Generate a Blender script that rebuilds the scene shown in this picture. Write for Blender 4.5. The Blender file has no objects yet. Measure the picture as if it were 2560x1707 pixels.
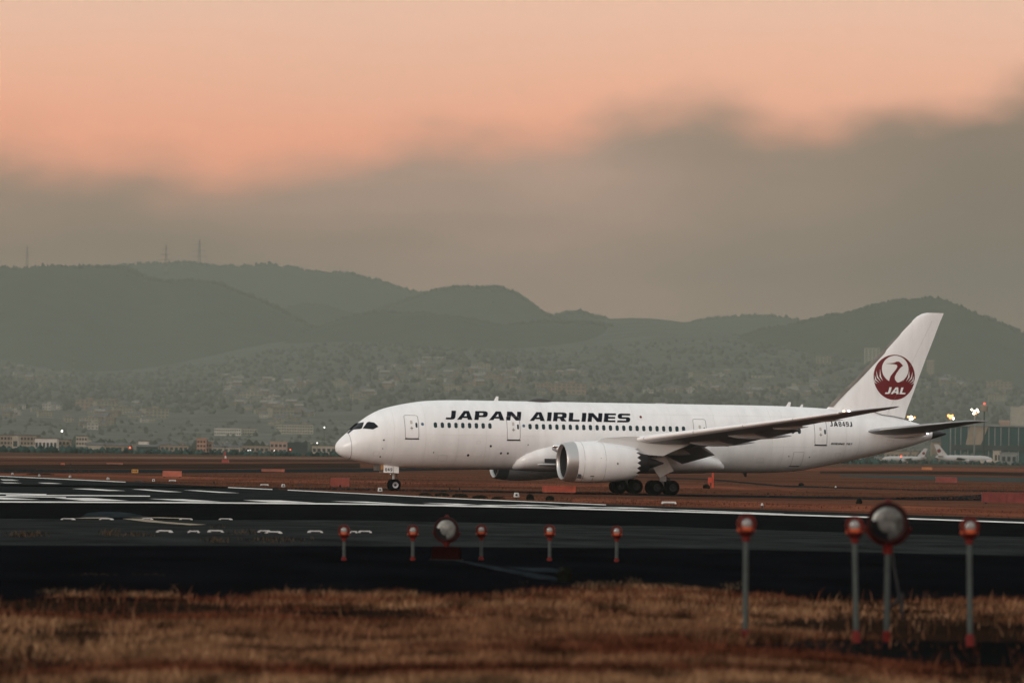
import bpy, bmesh, math, random
import numpy as np
from mathutils import Vector, Matrix
from mathutils.geometry import tessellate_polygon

random.seed(7)
rng = np.random.default_rng(7)
SC = bpy.context.scene
COL = SC.collection
R = math.radians

# ------------------------------------------------------------------ camera
FOC, CX, CY = 14300.0, 1280.0, 853.5        # focal length and centre in photograph pixels (2560 wide)
ROLL, PITCH, CAMH = R(0.87), math.atan(267.5 / 14300.0), 3.82
cam_d = bpy.data.cameras.new("camera")
cam = bpy.data.objects.new("camera", cam_d)
COL.objects.link(cam)
cam_d.sensor_width = 36.0
cam_d.lens = 36.0 * FOC / 2560.0
cam_d.clip_start = 1.0
cam_d.clip_end = 60000.0
cam_d.dof.use_dof = True
cam_d.dof.focus_distance = 400.0
cam_d.dof.aperture_fstop = 2.3
cam.matrix_world = (Matrix.Translation((0, 0, CAMH)) @ Matrix.Rotation(R(90) + PITCH, 4, 'X') @ Matrix.Rotation(ROLL, 4, 'Z'))
SC.camera = cam

# ------------------------------------------------------------------ render and exposure
SC.view_settings.view_transform = 'Standard'
SC.view_settings.look = 'None'
SC.view_settings.exposure = 0.0
SC.view_settings.gamma = 1.0
SC.cycles.use_denoising = True
SC.cycles.max_bounces = 6
SC.cycles.diffuse_bounces = 3
SC.cycles.volume_bounces = 1
SC.cycles.transparent_max_bounces = 8
SC.cycles.sample_clamp_indirect = 4.0

# ------------------------------------------------------------------ sky
SUN_EL, SUN_AZ = R(11.0), R(218.0)          # azimuth clockwise from +Y: low, to the left and behind the camera


def srgb(r, g, b):
    f = lambda c: c / 12.92 if c <= 0.04045 else ((c + 0.055) / 1.055) ** 2.4
    return (f(r / 255), f(g / 255), f(b / 255), 1.0)


world = bpy.data.worlds.new("World")
SC.world = world
world.use_nodes = True
WN, WL = world.node_tree.nodes, world.node_tree.links
WN.clear()


def wnode(t, **kw):
    n = WN.new(t)
    for k, v in kw.items():
        setattr(n, k, v)
    return n


def wmath(op, a, b=None, c=None, clamp=False):
    n = wnode('ShaderNodeMath', operation=op, use_clamp=clamp)
    for i, v in enumerate((a, b, c)):
        if v is None:
            continue
        if isinstance(v, (int, float)):
            n.inputs[i].default_value = v
        else:
            WL.new(v, n.inputs[i])
    return n.outputs[0]


def wramp(fac, stops, interp='EASE'):
    n = wnode('ShaderNodeValToRGB')
    n.color_ramp.interpolation = interp
    e = n.color_ramp.elements
    while len(e) < len(stops):
        e.new(0.5)
    for i, (p, c) in enumerate(stops):
        e[i].position = p
        e[i].color = c
    WL.new(fac, n.inputs[0])
    return n.outputs[0]


def wmix(fac, a, b):
    n = wnode('ShaderNodeMix', data_type='RGBA')
    for i, v in ((0, fac), (6, a), (7, b)):
        if isinstance(v, tuple):
            n.inputs[i].default_value = v
        elif isinstance(v, (int, float)):
            n.inputs[i].default_value = v
        else:
            WL.new(v, n.inputs[i])
    return n.outputs[2]


tc = wnode('ShaderNodeTexCoord')
sep = wnode('ShaderNodeSeparateXYZ')
WL.new(tc.outputs['Generated'], sep.inputs[0])
elev = wmath('MULTIPLY', wmath('ARCSINE', sep.outputs[2]), 57.2958)            # degrees above the horizon
azim = wmath('MULTIPLY', wmath('ARCTAN2', sep.outputs[0], sep.outputs[1]), 57.2958)   # degrees right of +Y
nz = wnode('ShaderNodeTexNoise')
mp = wnode('ShaderNodeMapping')
mp.inputs['Scale'].default_value = (22, 22, 50)
WL.new(tc.outputs['Generated'], mp.inputs[0])
WL.new(mp.outputs[0], nz.inputs['Vector'])
nz.inputs['Scale'].default_value = 1.0
nz.inputs['Detail'].default_value = 8.0
nz.inputs['Roughness'].default_value = 0.55
wob = wmath('SUBTRACT', nz.outputs[0], 0.5)
nz2 = wnode('ShaderNodeTexNoise')
mp2 = wnode('ShaderNodeMapping')
mp2.inputs['Scale'].default_value = (9, 9, 40)
mp2.inputs['Location'].default_value = (3, 1, 5)
WL.new(tc.outputs['Generated'], mp2.inputs[0])
WL.new(mp2.outputs[0], nz2.inputs['Vector'])
nz2.inputs['Scale'].default_value = 1.0
nz2.inputs['Detail'].default_value = 7.0
wob2 = wmath('SUBTRACT', nz2.outputs[0], 0.5)
# glowing upper sky, by elevation (linear light; the background strength below multiplies it by 2.5)
def lin(r, g, b):
    return (r / 2.5, g / 2.5, b / 2.5, 1.0)


glow = wramp(wmath('MULTIPLY', wmath('ADD', elev, wmath('MULTIPLY', wob2, 0.9)), 1 / 90.0), [
    (0.0, lin(1.90, .84, .54)), (2.8 / 90, lin(2.35, .86, .48)), (3.2 / 90, lin(2.22, .85, .49)), (3.7 / 90, lin(1.92, .90, .57)),
    (4.5 / 90, lin(1.58, .95, .68)), (7 / 90, lin(1.10, .86, .70)), (11 / 90, lin(.98, .88, .79)), (22 / 90, lin(.99, 1.00, .98)),
    (1.0, lin(1.03, 1.09, 1.09))], 'LINEAR')
# bank of grey cloud low over the hills: its top wanders with azimuth
g1 = lambda v: (v, v, v, 1)
top = wramp(wmath('MULTIPLY_ADD', azim, 1 / 24.0, 0.5), [
    (0.0, g1(.58)), (0.29, g1(.58)), (0.40, g1(.56)), (0.47, g1(.57)),
    (0.515, g1(.59)), (0.545, g1(.69)), (0.575, g1(.70)), (0.62, g1(.63)),
    (0.67, g1(.70)), (0.74, g1(.77)), (1.0, g1(.74))])
topd = wmath('ADD', wmath('MULTIPLY', top, 5.0), wmath('MULTIPLY', wob, 1.9))
mask = wramp(wmath('MULTIPLY_ADD', wmath('SUBTRACT', topd, elev), 0.5, 0.5),
             [(0.26, (0, 0, 0, 1)), (0.74, (1, 1, 1, 1))])
grey = wramp(wmath('MULTIPLY_ADD', azim, 1 / 24.0, 0.5), [
    (0.28, lin(1.10, .56, .35)), (0.5, lin(1.42, .80, .60)), (0.61, lin(.68, .42, .30)), (0.70, lin(.10, .08, .05))])
low = wramp(wmath('MULTIPLY', elev, 1 / 10.0), [(0.0, lin(1.95, 1.14, .84)), (0.13, lin(1.72, .97, .70)), (0.20, lin(.98, .52, .37)), (0.4, lin(.84, .47, .33))])
grey2 = wmix(0.32, grey, low)
grey3 = wmix(wmath('MULTIPLY_ADD', wob2, 2.6, 0.28, clamp=True), grey2, lin(.44, .27, .18))
cloud = wmix(mask, glow, grey3)
# clear dusk sky above the thin overcast
nish = wnode('ShaderNodeTexSky', sky_type='NISHITA')
nish.sun_disc = False
nish.sun_elevation = SUN_EL
nish.sun_rotation = SUN_AZ
bg1 = wnode('ShaderNodeBackground')
bg1.inputs[1].default_value = 0.09
WL.new(nish.outputs[0], bg1.inputs[0])
bg2 = wnode('ShaderNodeBackground')
bg2.inputs[1].default_value = 2.5
WL.new(cloud, bg2.inputs[0])
wms = wnode('ShaderNodeMixShader')
WL.new(wramp(wmath('MULTIPLY', elev, 1 / 90.0), [(0.08, (1, 1, 1, 1)), (0.5, (.72, .72, .72, 1))]), wms.inputs[0])
WL.new(bg1.outputs[0], wms.inputs[1])
WL.new(bg2.outputs[0], wms.inputs[2])
wo = wnode('ShaderNodeOutputWorld')
WL.new(wms.outputs[0], wo.inputs[0])

sun_d = bpy.data.lights.new("sun", 'SUN')
sun_d.energy = 1.28
sun_d.angle = R(14)
sun_d.color = (1.0, 0.91, 0.82)
sun = bpy.data.objects.new("sun", sun_d)
COL.objects.link(sun)
sdir = Vector((math.sin(SUN_AZ) * math.cos(SUN_EL), math.cos(SUN_AZ) * math.cos(SUN_EL), math.sin(SUN_EL)))
sun.rotation_euler = sdir.to_track_quat('Z', 'Y').to_euler()


# ------------------------------------------------------------------ rays through the photograph's pixels
def ray(px, py):
    u, w = px - CX, py - CY
    u0 = u * math.cos(ROLL) + w * math.sin(ROLL)
    w0 = -u * math.sin(ROLL) + w * math.cos(ROLL)
    x, z = u0 / FOC, -w0 / FOC
    return Vector((x, math.cos(PITCH) - z * math.sin(PITCH), math.sin(PITCH) + z * math.cos(PITCH)))


def at_y(px, py, y):
    d = ray(px, py)
    t = y / d.y
    return Vector((d.x * t, y, CAMH + d.z * t))


GB = [165.0, 180.0, 200.0, 220.0, 240.0, 260.0, 280.0, 300.0]   # the ground's breaks of slope


def _g(y):
    if y <= 165: return 1.0
    if y >= 300: return 0.0
    t = (y - 165) / 135
    return 1.0 - t * t * (3 - 2 * t)


GY, GZ = [-300.0] + GB + [32000.0], [1.0] + [_g(y) for y in GB] + [0.0]


def ground_z(y):
    return float(np.interp(y, GY, GZ))


def at(px, py):
    """where the ray through a pixel meets the ground"""
    d = ray(px, py)
    lo, hi = 20.0, 9000.0
    f = lambda y: CAMH + d.z * y / d.y - ground_z(y)
    if f(hi) > 0:
        return at_y(px, py, hi)
    for _ in range(60):
        m = 0.5 * (lo + hi)
        if f(m) > 0: lo = m
        else: hi = m
    return Vector((d.x * lo / d.y, lo, ground_z(lo)))


def u2p(pts):
    return [(x * 1.08844, y * 1.08844) for x, y in pts]


# ------------------------------------------------------------------ materials
def mat(name, col, rough=0.6, metal=0.0, spec=0.4, var=0.0, vscale=1.0, emit=None, estr=0.0, island=0.0, stretch=None, coat=0.0, bump=0.0, col2=None):
    m = bpy.data.materials.new(name)
    m.use_nodes = True
    nt = m.node_tree
    b = nt.nodes['Principled BSDF']
    c = tuple(col[:3]) + (1.0,)
    b.inputs['Base Color'].default_value = c
    b.inputs['Roughness'].default_value = rough
    b.inputs['Metallic'].default_value = metal
    b.inputs['Specular IOR Level'].default_value = spec
    if coat:
        b.inputs['Coat Weight'].default_value = coat
        b.inputs['Coat Roughness'].default_value = 0.12
    if emit:
        b.inputs['Emission Color'].default_value = tuple(emit[:3]) + (1.0,)
        b.inputs['Emission Strength'].default_value = estr
    if var or island or bump:
        t = nt.nodes.new('ShaderNodeTexCoord')
        n = nt.nodes.new('ShaderNodeTexNoise')
        n.inputs['Scale'].default_value = vscale
        n.inputs['Detail'].default_value = 6
        n.inputs['Roughness'].default_value = 0.6
        src = t.outputs['Object']
        if stretch:
            mp_ = nt.nodes.new('ShaderNodeMapping')
            mp_.inputs['Scale'].default_value = stretch
            nt.links.new(src, mp_.inputs[0])
            src = mp_.outputs[0]
        nt.links.new(src, n.inputs['Vector'])
        r = nt.nodes.new('ShaderNodeValToRGB')
        lo = tuple(x * (1 - var) for x in c[:3]) + (1,)
        hi = tuple(min(1, x * (1 + var)) for x in (col2 or c)[:3]) + (1,)
        r.color_ramp.elements[0].color = lo
        r.color_ramp.elements[1].color = hi
        r.color_ramp.elements[0].position = 0.33
        r.color_ramp.elements[1].position = 0.67
        fac = n.outputs[0]
        if island:
            g = nt.nodes.new('ShaderNodeNewGeometry')
            mx = nt.nodes.new('ShaderNodeMath')
            mx.operation = 'MULTIPLY_ADD'
            nt.links.new(g.outputs['Random Per Island'], mx.inputs[0])
            mx.inputs[1].default_value = island
            ad = nt.nodes.new('ShaderNodeMath')
            ad.operation = 'SUBTRACT'
            nt.links.new(n.outputs[0], ad.inputs[0])
            ad.inputs[1].default_value = island / 2
            nt.links.new(ad.outputs[0], mx.inputs[2])
            fac = mx.outputs[0]
        nt.links.new(fac, r.inputs[0])
        if var or island:
            nt.links.new(r.outputs[0], b.inputs['Base Color'])
        if bump:
            bp = nt.nodes.new('ShaderNodeBump')
            bp.inputs['Strength'].default_value = bump
            nt.links.new(n.outputs[0], bp.inputs['Height'])
            nt.links.new(bp.outputs[0], b.inputs['Normal'])
    return m


# ------------------------------------------------------------------ objects
def tag(o, label=None, cat=None, group=None, kind=None):
    if label: o['label'] = label
    if cat: o['category'] = cat
    if group: o['group'] = group
    if kind: o['kind'] = kind
    return o


def empty(name, loc, rz=0.0):
    o = bpy.data.objects.new(name, None)
    COL.objects.link(o)
    o.location = loc
    o.rotation_euler = (0, 0, rz)
    o.empty_display_size = 0.1
    return o


def link(name, me, parent=None):
    o = bpy.data.objects.new(name, me)
    COL.objects.link(o)
    if parent is not None:
        o.parent = parent
    return o


def raw_mesh(name, verts, faces, mats, smooth=False, fmat=None):
    me = bpy.data.meshes.new(name)
    me.from_pydata([tuple(v) for v in verts], [], faces)
    for m in (mats if isinstance(mats, (list, tuple)) else [mats]):
        me.materials.append(m)
    if fmat is not None:
        me.polygons.foreach_set('material_index', fmat)
    if smooth:
        me.polygons.foreach_set('use_smooth', [True] * len(me.polygons))
    me.update()
    return me


class MB:
    """collects shapes for one mesh"""
    def __init__(self):
        self.v, self.f, self.m = [], [], []

    def add(self, verts, faces, mi=0):
        k = len(self.v)
        self.v += [tuple(p) for p in verts]
        self.f += [tuple(i + k for i in f) for f in faces]
        self.m += [mi] * len(faces)
        return self

    def box(self, a, b, mi=0, top=1.0):
        (x0, y0, z0), (x1, y1, z1) = a, b
        cx, cy = (x0 + x1) / 2, (y0 + y1) / 2
        t = lambda x, c: c + (x - c) * top
        v = [(x0, y0, z0), (x1, y0, z0), (x1, y1, z0), (x0, y1, z0),
             (t(x0, cx), t(y0, cy), z1), (t(x1, cx), t(y0, cy), z1), (t(x1, cx), t(y1, cy), z1), (t(x0, cx), t(y1, cy), z1)]
        return self.add(v, [(0, 3, 2, 1), (4, 5, 6, 7), (0, 1, 5, 4), (1, 2, 6, 5), (2, 3, 7, 6), (3, 0, 4, 7)], mi)

    def tube(self, pts, rad, n=10, mi=0, caps=True):
        pts = [Vector(p) for p in pts]
        rads = rad if isinstance(rad, (list, tuple)) else [rad] * len(pts)
        rings, ref = [], None
        for i, p in enumerate(pts):
            d = (pts[min(i + 1, len(pts) - 1)] - pts[max(i - 1, 0)]).normalized()
            if ref is None:
                ref = Vector((0, 0, 1)) if abs(d.z) < 0.9 else Vector((1, 0, 0))
            a = d.cross(ref).normalized()
            b = d.cross(a).normalized()
            rings.append([p + (a * math.cos(t) + b * math.sin(t)) * rads[i] for t in [2 * math.pi * j / n for j in range(n)]])
        v = [q for r_ in rings for q in r_]
        f = []
        for i in range(len(rings) - 1):
            for j in range(n):
                f.append((i * n + j, i * n + (j + 1) % n, (i + 1) * n + (j + 1) % n, (i + 1) * n + j))
        if caps:
            f.append(tuple(range(n - 1, -1, -1)))
            f.append(tuple((len(rings) - 1) * n + j for j in range(n)))
        return self.add(v, f, mi)

    def lathe(self, prof, axis='z', n=24, origin=(0, 0, 0), mi=0, close=True):
        """profile of (along, radius)"""
        v, f = [], []
        for a, r in prof:
            for j in range(n):
                t = 2 * math.pi * j / n
                c, s = r * math.cos(t), r * math.sin(t)
                p = {'z': (c, s, a), 'x': (a, c, s), 'y': (c, a, s)}[axis]
                v.append((p[0] + origin[0], p[1] + origin[1], p[2] + origin[2]))
        for i in range(len(prof) - 1):
            for j in range(n):
                f.append((i * n + j, i * n + (j + 1) % n, (i + 1) * n + (j + 1) % n, (i + 1) * n + j))
        if close:
            if prof[0][1] > 1e-4: f.append(tuple(range(n - 1, -1, -1)))
            if prof[-1][1] > 1e-4: f.append(tuple((len(prof) - 1) * n + j for j in range(n)))
        return self.add(v, f, mi)

    def build(self, name, mats, parent=None, smooth=False, fix=True, angle=None):
        me = raw_mesh(name, self.v, self.f, mats, smooth, self.m)
        if fix:
            bm = bmesh.new()
            bm.from_mesh(me)
            bmesh.ops.remove_doubles(bm, verts=bm.verts, dist=1e-5)
            bmesh.ops.recalc_face_normals(bm, faces=bm.faces)
            bm.to_mesh(me)
            bm.free()
        if smooth and angle:
            try:
                me.set_sharp_from_angle(angle=R(angle))
            except Exception:
                pass
        return link(name, me, parent)


def copy_tree(o, parent=None):
    c = o.copy()
    COL.objects.link(c)
    c.parent = parent
    for ch in list(o.children):
        copy_tree(ch, c)
    return c


def sheet(name, pts, dz, m, parent=None, px=True):
    """flat surfacing that follows the ground's slope"""
    ps = [at(*p) if px else Vector((p[0], p[1], 0)) for p in pts]
    bm = bmesh.new()
    vs = [bm.verts.new((p.x, p.y, 0)) for p in ps]
    bm.faces.new(vs)
    for y in GB:
        bmesh.ops.bisect_plane(bm, geom=bm.verts[:] + bm.edges[:] + bm.faces[:], plane_co=(0, y, 0), plane_no=(0, 1, 0))
    bmesh.ops.triangulate(bm, faces=bm.faces)
    for v in bm.verts:
        v.co.z = ground_z(v.co.y) + dz
    bmesh.ops.recalc_face_normals(bm, faces=bm.faces)
    me = bpy.data.meshes.new(name)
    bm.to_mesh(me)
    bm.free()
    if len(me.polygons) and me.polygons[0].normal.z < 0:
        me.flip_normals()
    me.materials.append(m)
    return link(name, me, parent)

# ------------------------------------------------------------------ ground
def ground_material():
    m = bpy.data.materials.new("dry_field")
    m.use_nodes = True
    nt = m.node_tree
    N, L = nt.nodes, nt.links
    b = N['Principled BSDF']
    b.inputs['Roughness'].default_value = 1.0
    b.inputs['Specular IOR Level'].default_value = 0.0
    t = N.new('ShaderNodeTexCoord')

    def noise(scale, det, loc=(0, 0, 0)):
        mp_ = N.new('ShaderNodeMapping')
        mp_.inputs['Scale'].default_value = scale
        mp_.inputs['Location'].default_value = loc
        L.new(t.outputs['Object'], mp_.inputs[0])
        n = N.new('ShaderNodeTexNoise')
        n.inputs['Scale'].default_value = 1
        n.inputs['Detail'].default_value = det
        n.inputs['Roughness'].default_value = 0.6
        L.new(mp_.outputs[0], n.inputs['Vector'])
        return n.outputs[0]

    def ramp(f, stops):
        r = N.new('ShaderNodeValToRGB')
        e = r.color_ramp.elements
        while len(e) < len(stops):
            e.new(.5)
        for i, (p, c) in enumerate(stops):
            e[i].position, e[i].color = p, c
        L.new(f, r.inputs[0])
        return r.outputs[0]

    def mix(f, a, c):
        x = N.new('ShaderNodeMix')
        x.data_type = 'RGBA'
        if isinstance(f, float): x.inputs[0].default_value = f
        else: L.new(f, x.inputs[0])
        for i, v in ((6, a), (7, c)):
            if isinstance(v, tuple): x.inputs[i].default_value = v
            else: L.new(v, x.inputs[i])
        return x.outputs[2]
    # rusty winter grass with darker and paler patches drawn out along the taxiways
    streak = noise((0.012, 0.035, 1), 5)
    fine = noise((0.25, 0.09, 1), 5, (9, 4, 0))
    mid = ramp(streak, [(0.30, (.022, .016, .012, 1)), (0.43, (.062, .026, .017, 1)), (0.55, (.125, .048, .028, 1)), (0.70, (.105, .062, .040, 1))])
    mid2 = mix(0.5, mid, ramp(fine, [(0.30, (.030, .016, .011, 1)), (0.70, (.150, .060, .036, 1))]))
    far = ramp(noise((0.004, 0.006, 1), 5, (2, 7, 0)), [(0.35, (.020, .028, .024, 1)), (0.55, (.060, .050, .036, 1)), (0.7, (.085, .060, .045, 1))])
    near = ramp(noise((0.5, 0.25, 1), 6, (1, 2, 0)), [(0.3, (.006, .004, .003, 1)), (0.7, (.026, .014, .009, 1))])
    sp = N.new('ShaderNodeSeparateXYZ')
    L.new(t.outputs['Object'], sp.inputs[0])
    mr = N.new('ShaderNodeMapRange')
    mr.inputs[1].default_value, mr.inputs[2].default_value = 1300, 2600
    L.new(sp.outputs[1], mr.inputs[0])
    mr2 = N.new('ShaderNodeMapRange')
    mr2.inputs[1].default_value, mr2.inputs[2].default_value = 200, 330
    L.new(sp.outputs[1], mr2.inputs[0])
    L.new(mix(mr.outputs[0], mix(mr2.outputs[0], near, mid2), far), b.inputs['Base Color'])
    return m


GX = [-6000, -1500, -400, -100, 100, 400, 1500, 6000]
gy = [-300, 0, 80, 120] + GB + [400, 700, 1500, 3000, 6000, 14000, 30000]
gv = [(x, y, ground_z(y)) for y in gy for x in GX]
gf = []
for i in range(len(gy) - 1):
    for j in range(len(GX) - 1):
        k = i * len(GX) + j
        gf.append((k, k + 1, k + 1 + len(GX), k + len(GX)))
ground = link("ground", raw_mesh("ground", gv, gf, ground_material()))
tag(ground, "flat dry airfield ground of rusty winter grass", None, None, "structure")


def asphalt(name, c, var=0.35):
    return mat(name, c, rough=1.0, spec=0.0, var=var, vscale=1.0, stretch=(0.35, 0.12, 1), col2=c)


ASP_A = asphalt("sealed_asphalt", (.0035, .0038, .0048))
ASP_B = asphalt("worn_asphalt", (.0195, .0215, .0210), 0.5)
ASP_C = asphalt("runway_asphalt", (.0040, .0043, .0052))
ASP_D = asphalt("greyish_asphalt", (.0140, .0165, .0170), 0.4)
PAINT = mat("marking_paint", (.62, .60, .56), rough=.8, spec=.1, var=.22, vscale=1.0, stretch=(1.2, .25, 1))
PAINT_Y = mat("faded_marking_paint", (.24, .20, .15), rough=.9, spec=.05, var=.35, vscale=1.0, stretch=(1.5, .3, 1))


def st(o, label=None):
    return tag(o, label, None, None, "structure")


# near pavement, grey strip and black strip before the runway line
eA1 = [(-700, 1490), (0, 1500), (420, 1502), (900, 1495), (1300, 1487), (1560, 1490), (1760, 1488), (2000, 1496), (2560, 1504), (3300, 1512)]
eA0 = [(-700, 1362), (0, 1364), (900, 1366), (1700, 1372), (2560, 1390), (3300, 1412)]
eB0 = [(-700, 1296), (0, 1297), (900, 1301), (1700, 1317), (2560, 1343), (3300, 1372)]
eC0 = [(-700, 1253), (0, 1257), (450, 1258.5), (900, 1262), (1300, 1270), (1700, 1281), (2175, 1295), (2560, 1309), (3300, 1340)]
eR0 = [(-700, 1160), (0, 1187), (314, 1204), (560, 1217), (800, 1229), (1150, 1246), (1515, 1261), (1700, 1268), (2175, 1284), (2560, 1297), (3300, 1322)]
st(sheet("near_pavement", eA1 + eA0[::-1], .02, ASP_A), "black sealed asphalt apron in front of the runway")
st(sheet("shoulder", eA0 + eB0[::-1], .02, ASP_B), "worn grey asphalt strip of the runway overrun")
st(sheet("overrun", eB0 + eC0[::-1], .02, ASP_C), "black asphalt strip beside the white runway line")
runway = st(sheet("runway", eC0 + eR0[::-1], .02, ASP_D), "dark asphalt runway with white threshold markings")

# white lines and threshold bars: parts of the runway
def line_px(name, pts, th, m=PAINT, dz=.05):
    """a painted line given by its upper edge and its thickness in the picture"""
    th = th if isinstance(th, (list, tuple)) else [th] * len(pts)
    return sheet(name, [(x, y) for x, y in pts] + [(x, y + t) for (x, y), t in list(zip(pts, th))[::-1]], dz, m, runway)


line_px("edge_line", [(-600, 1250), (0, 1254.2), (450, 1255.8), (900, 1259.6), (1300, 1267.6), (1700, 1278.6), (2175, 1292.8), (2560, 1306.5), (3100, 1330)], 3.2)
line_px("edge_line", [(-500, 1164), (0, 1190), (314, 1205)], 1.6)
line_px("edge_line", [(570, 1218.5), (681, 1223.4)], 1.8)
line_px("edge_line", [(719, 1225), (892, 1233.5), (1150, 1247), (1515, 1262.2)], 1.8)
line_px("edge_line", [(1060, 1262), (1300, 1263.5), (1700, 1275.0), (1960, 1285.4)], 1.6)
line_px("centre_line", [(-500, 1230), (0, 1233.6), (116, 1236)], 2.6)
line_px("centre_line", [(15, 1238), (200, 1238.4), (375, 1240)], 2.4)
line_px("centre_line", [(-400, 1239), (0, 1241), (165, 1243)], 2.0)
for q in [[(136, 1246), (230, 1246), (322, 1253), (214, 1253)], [(371, 1248), (457, 1249), (553, 1255), (478, 1254.6)],
          [(607, 1251), (700, 1252), (790, 1258), (674, 1256.6)], [(825, 1253.6), (915, 1255), (1026, 1261.5), (953, 1259.6)],
          [(1056, 1258), (1144, 1260), (1259, 1266.6), (1183, 1264.8)], [(1286, 1262), (1366, 1264), (1489, 1271.6), (1412, 1270)],
          [(1508, 1268.4), (1584, 1269.8), (1710, 1275.6), (1650, 1275.3)],
          [(180, 1222.5), (224, 1222.2), (314, 1227.8), (268, 1227.8)], [(329, 1223.6), (364, 1224), (457, 1231), (413, 1230.6)],
          [(459, 1226), (494, 1226.6), (599, 1233.4), (547, 1232.6)],
          [(-80, 1243), (-10, 1243.5), (100, 1250), (10, 1250)], [(0, 1198.8), (30, 1199.4), (48, 1202), (8, 1201.4)],
          [(94, 1207.4), (128, 1207.6), (156, 1210), (112, 1209.6)], [(0, 1206.6), (30, 1206.8), (56, 1208.6), (12, 1208.4)]]:
    sheet("threshold_bar", q, .05, PAINT, runway)

# faded stripes on the grey strip, and faint scuffs on the black apron
FS = bpy.data.objects["shoulder"]
FA = bpy.data.objects["near_pavement"]
for q in [[(165, 1297.6), (210, 1295.2), (266, 1295), (278, 1297)], [(320, 1296), (400, 1294.2), (480, 1297.4), (470, 1298.6), (390, 1296.6)],
          [(306, 1298), (350, 1298.2), (516, 1313.4), (478, 1315)]]:
    sheet("faded_stripe", q, .045, PAINT_Y, FS)
SCUFF = mat("scuffed_asphalt", (.014, .017, .020), rough=1, spec=0.0, var=.5, vscale=1, stretch=(1.4, .5, 1))
sheet("scuff_mark", [(1130, 1403), (1170, 1406), (1400, 1448), (1395, 1456), (1330, 1448)], .035, SCUFF, FA)
sheet("scuff_mark", [(1260, 1420), (1380, 1422), (1420, 1434), (1330, 1432)], .035, SCUFF, FA)
mound = tag(sheet("patched_strip", [(200, 1294.6), (218, 1283), (255, 1279.6), (300, 1280), (345, 1287), (380, 1294.4)], .04, mat("patched_asphalt", (.017, .022, .025), 1, spec=0.0, var=.4, vscale=1, stretch=(1, .2, 1))), "grey patch of asphalt beyond the faded stripe", None, None, "structure")

# service strip round the poles
st(sheet("service_strip", [(1880, 1606), (2300, 1604), (3000, 1610), (3000, 1668), (2250, 1664), (1900, 1640), (1760, 1622)], .02, asphalt("dark_strip", (.0045, .0052, .0052), .5)), "dark paved strip round the tall light poles")

# taxiways and their grass verges beyond the runway
ASP_T = asphalt("taxiway_asphalt", (.012, .016, .018), .3)
ASP_G = asphalt("pale_taxiway_asphalt", (.045, .050, .046), .3)
VERGE = mat("dark_verge", (.026, .015, .011), 1, spec=0.0, var=.5, vscale=1, stretch=(.04, .02, 1))
PALE = mat("pale_verge", (.150, .085, .060), 1, spec=0.0, var=.35, vscale=1, stretch=(.03, .02, 1))
RUST = mat("rust_verge", (.150, .052, .030), 1, spec=0.0, var=.45, vscale=1, stretch=(.10, .03, 1))


def band(name, pts, th, m, label, dz=.02):
    th = th if isinstance(th, (list, tuple)) else [th] * len(pts)
    return st(sheet(name, [(x, y) for x, y in pts] + [(x, y + t) for (x, y), t in list(zip(pts, th))[::-1]], dz, m), label)


band("taxiway", [(-700, 1206), (500, 1216), (960, 1221.5), (1437, 1230), (1700, 1235.6), (2300, 1244.6), (3200, 1256)], [4, 4, 4.6, 5, 5.4, 5.6, 6], ASP_T, "narrow dark taxiway under the aircraft's wheels")
band("taxiway", [(-700, 1171), (0, 1172.5), (450, 1174), (900, 1171), (1300, 1168)], [9, 9, 8, 9, 3], ASP_T, "dark taxiway crossing behind the aircraft's nose")
band("taxiway", [(1500, 1188), (1776, 1197), (1955, 1213), (2300, 1223), (3200, 1236)], [2, 3, 4, 3, 3], ASP_T, "thin dark taxiway line behind the tail")
band("taxiway", [(2100, 1186), (2340, 1190), (2600, 1195), (3200, 1200)], [5, 10, 12, 14], ASP_G, "pale grey taxiway below the parked aircraft")
band("taxiway", [(-700, 1146.6), (0, 1150), (900, 1150), (1200, 1152)], [2.5, 2.5, 3, 2], VERGE, "far dark taxiway along the trees")
band("verge", [(-700, 1162), (0, 1162), (400, 1160), (900, 1158)], [9, 10, 12, 12], VERGE, "dark brown grass verge before the far taxiway")
band("verge", [(-700, 1136), (0, 1140), (900, 1143), (1300, 1146)], [4, 4, 5, 5], PALE, "pale dry grass along the foot of the trees")
band("verge", [(1700, 1170), (2200, 1168), (2700, 1172)], [6, 8, 9], RUST, "rusty grass below the parked aircraft")
band("verge", [(2050, 1178), (2400, 1178), (2700, 1184)], [5, 8, 9], VERGE, "dark strip of grass beside the pale taxiway")
band("verge", [(1000, 1206), (1500, 1210), (1760, 1214), (1990, 1222)], [7, 8, 8, 5], RUST, "bright rusty grass behind the main wheels")
band("verge", [(-600, 1183), (150, 1183.5), (420, 1190), (820, 1200), (1000, 1203)], [5, 5, 8, 9, 4], RUST, "rusty grass between the runway and the orange boxes")
band("verge", [(1430, 1246), (1700, 1250), (2175, 1262), (2560, 1274), (3000, 1284)], [11, 14, 17, 18, 20], RUST, "rusty grass along the far runway edge", .015)
band("taxiway", [(2240, 1243), (2400, 1240), (2456, 1236)], [4, 8, 13], ASP_T, "dark pavement wedge beside the red brown box")

# ------------------------------------------------------------------ hills
def hill_mat(name, c):
    return mat(name, c, rough=1, spec=0, var=.25, vscale=1.0, stretch=(.01, .01, .01))


HILL = hill_mat("wooded_hill", (.050, .055, .040))
WOOD = mat("hill_wood", (.047, .052, .038), rough=1, spec=.02, island=.15, var=.2, vscale=.05)

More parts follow.
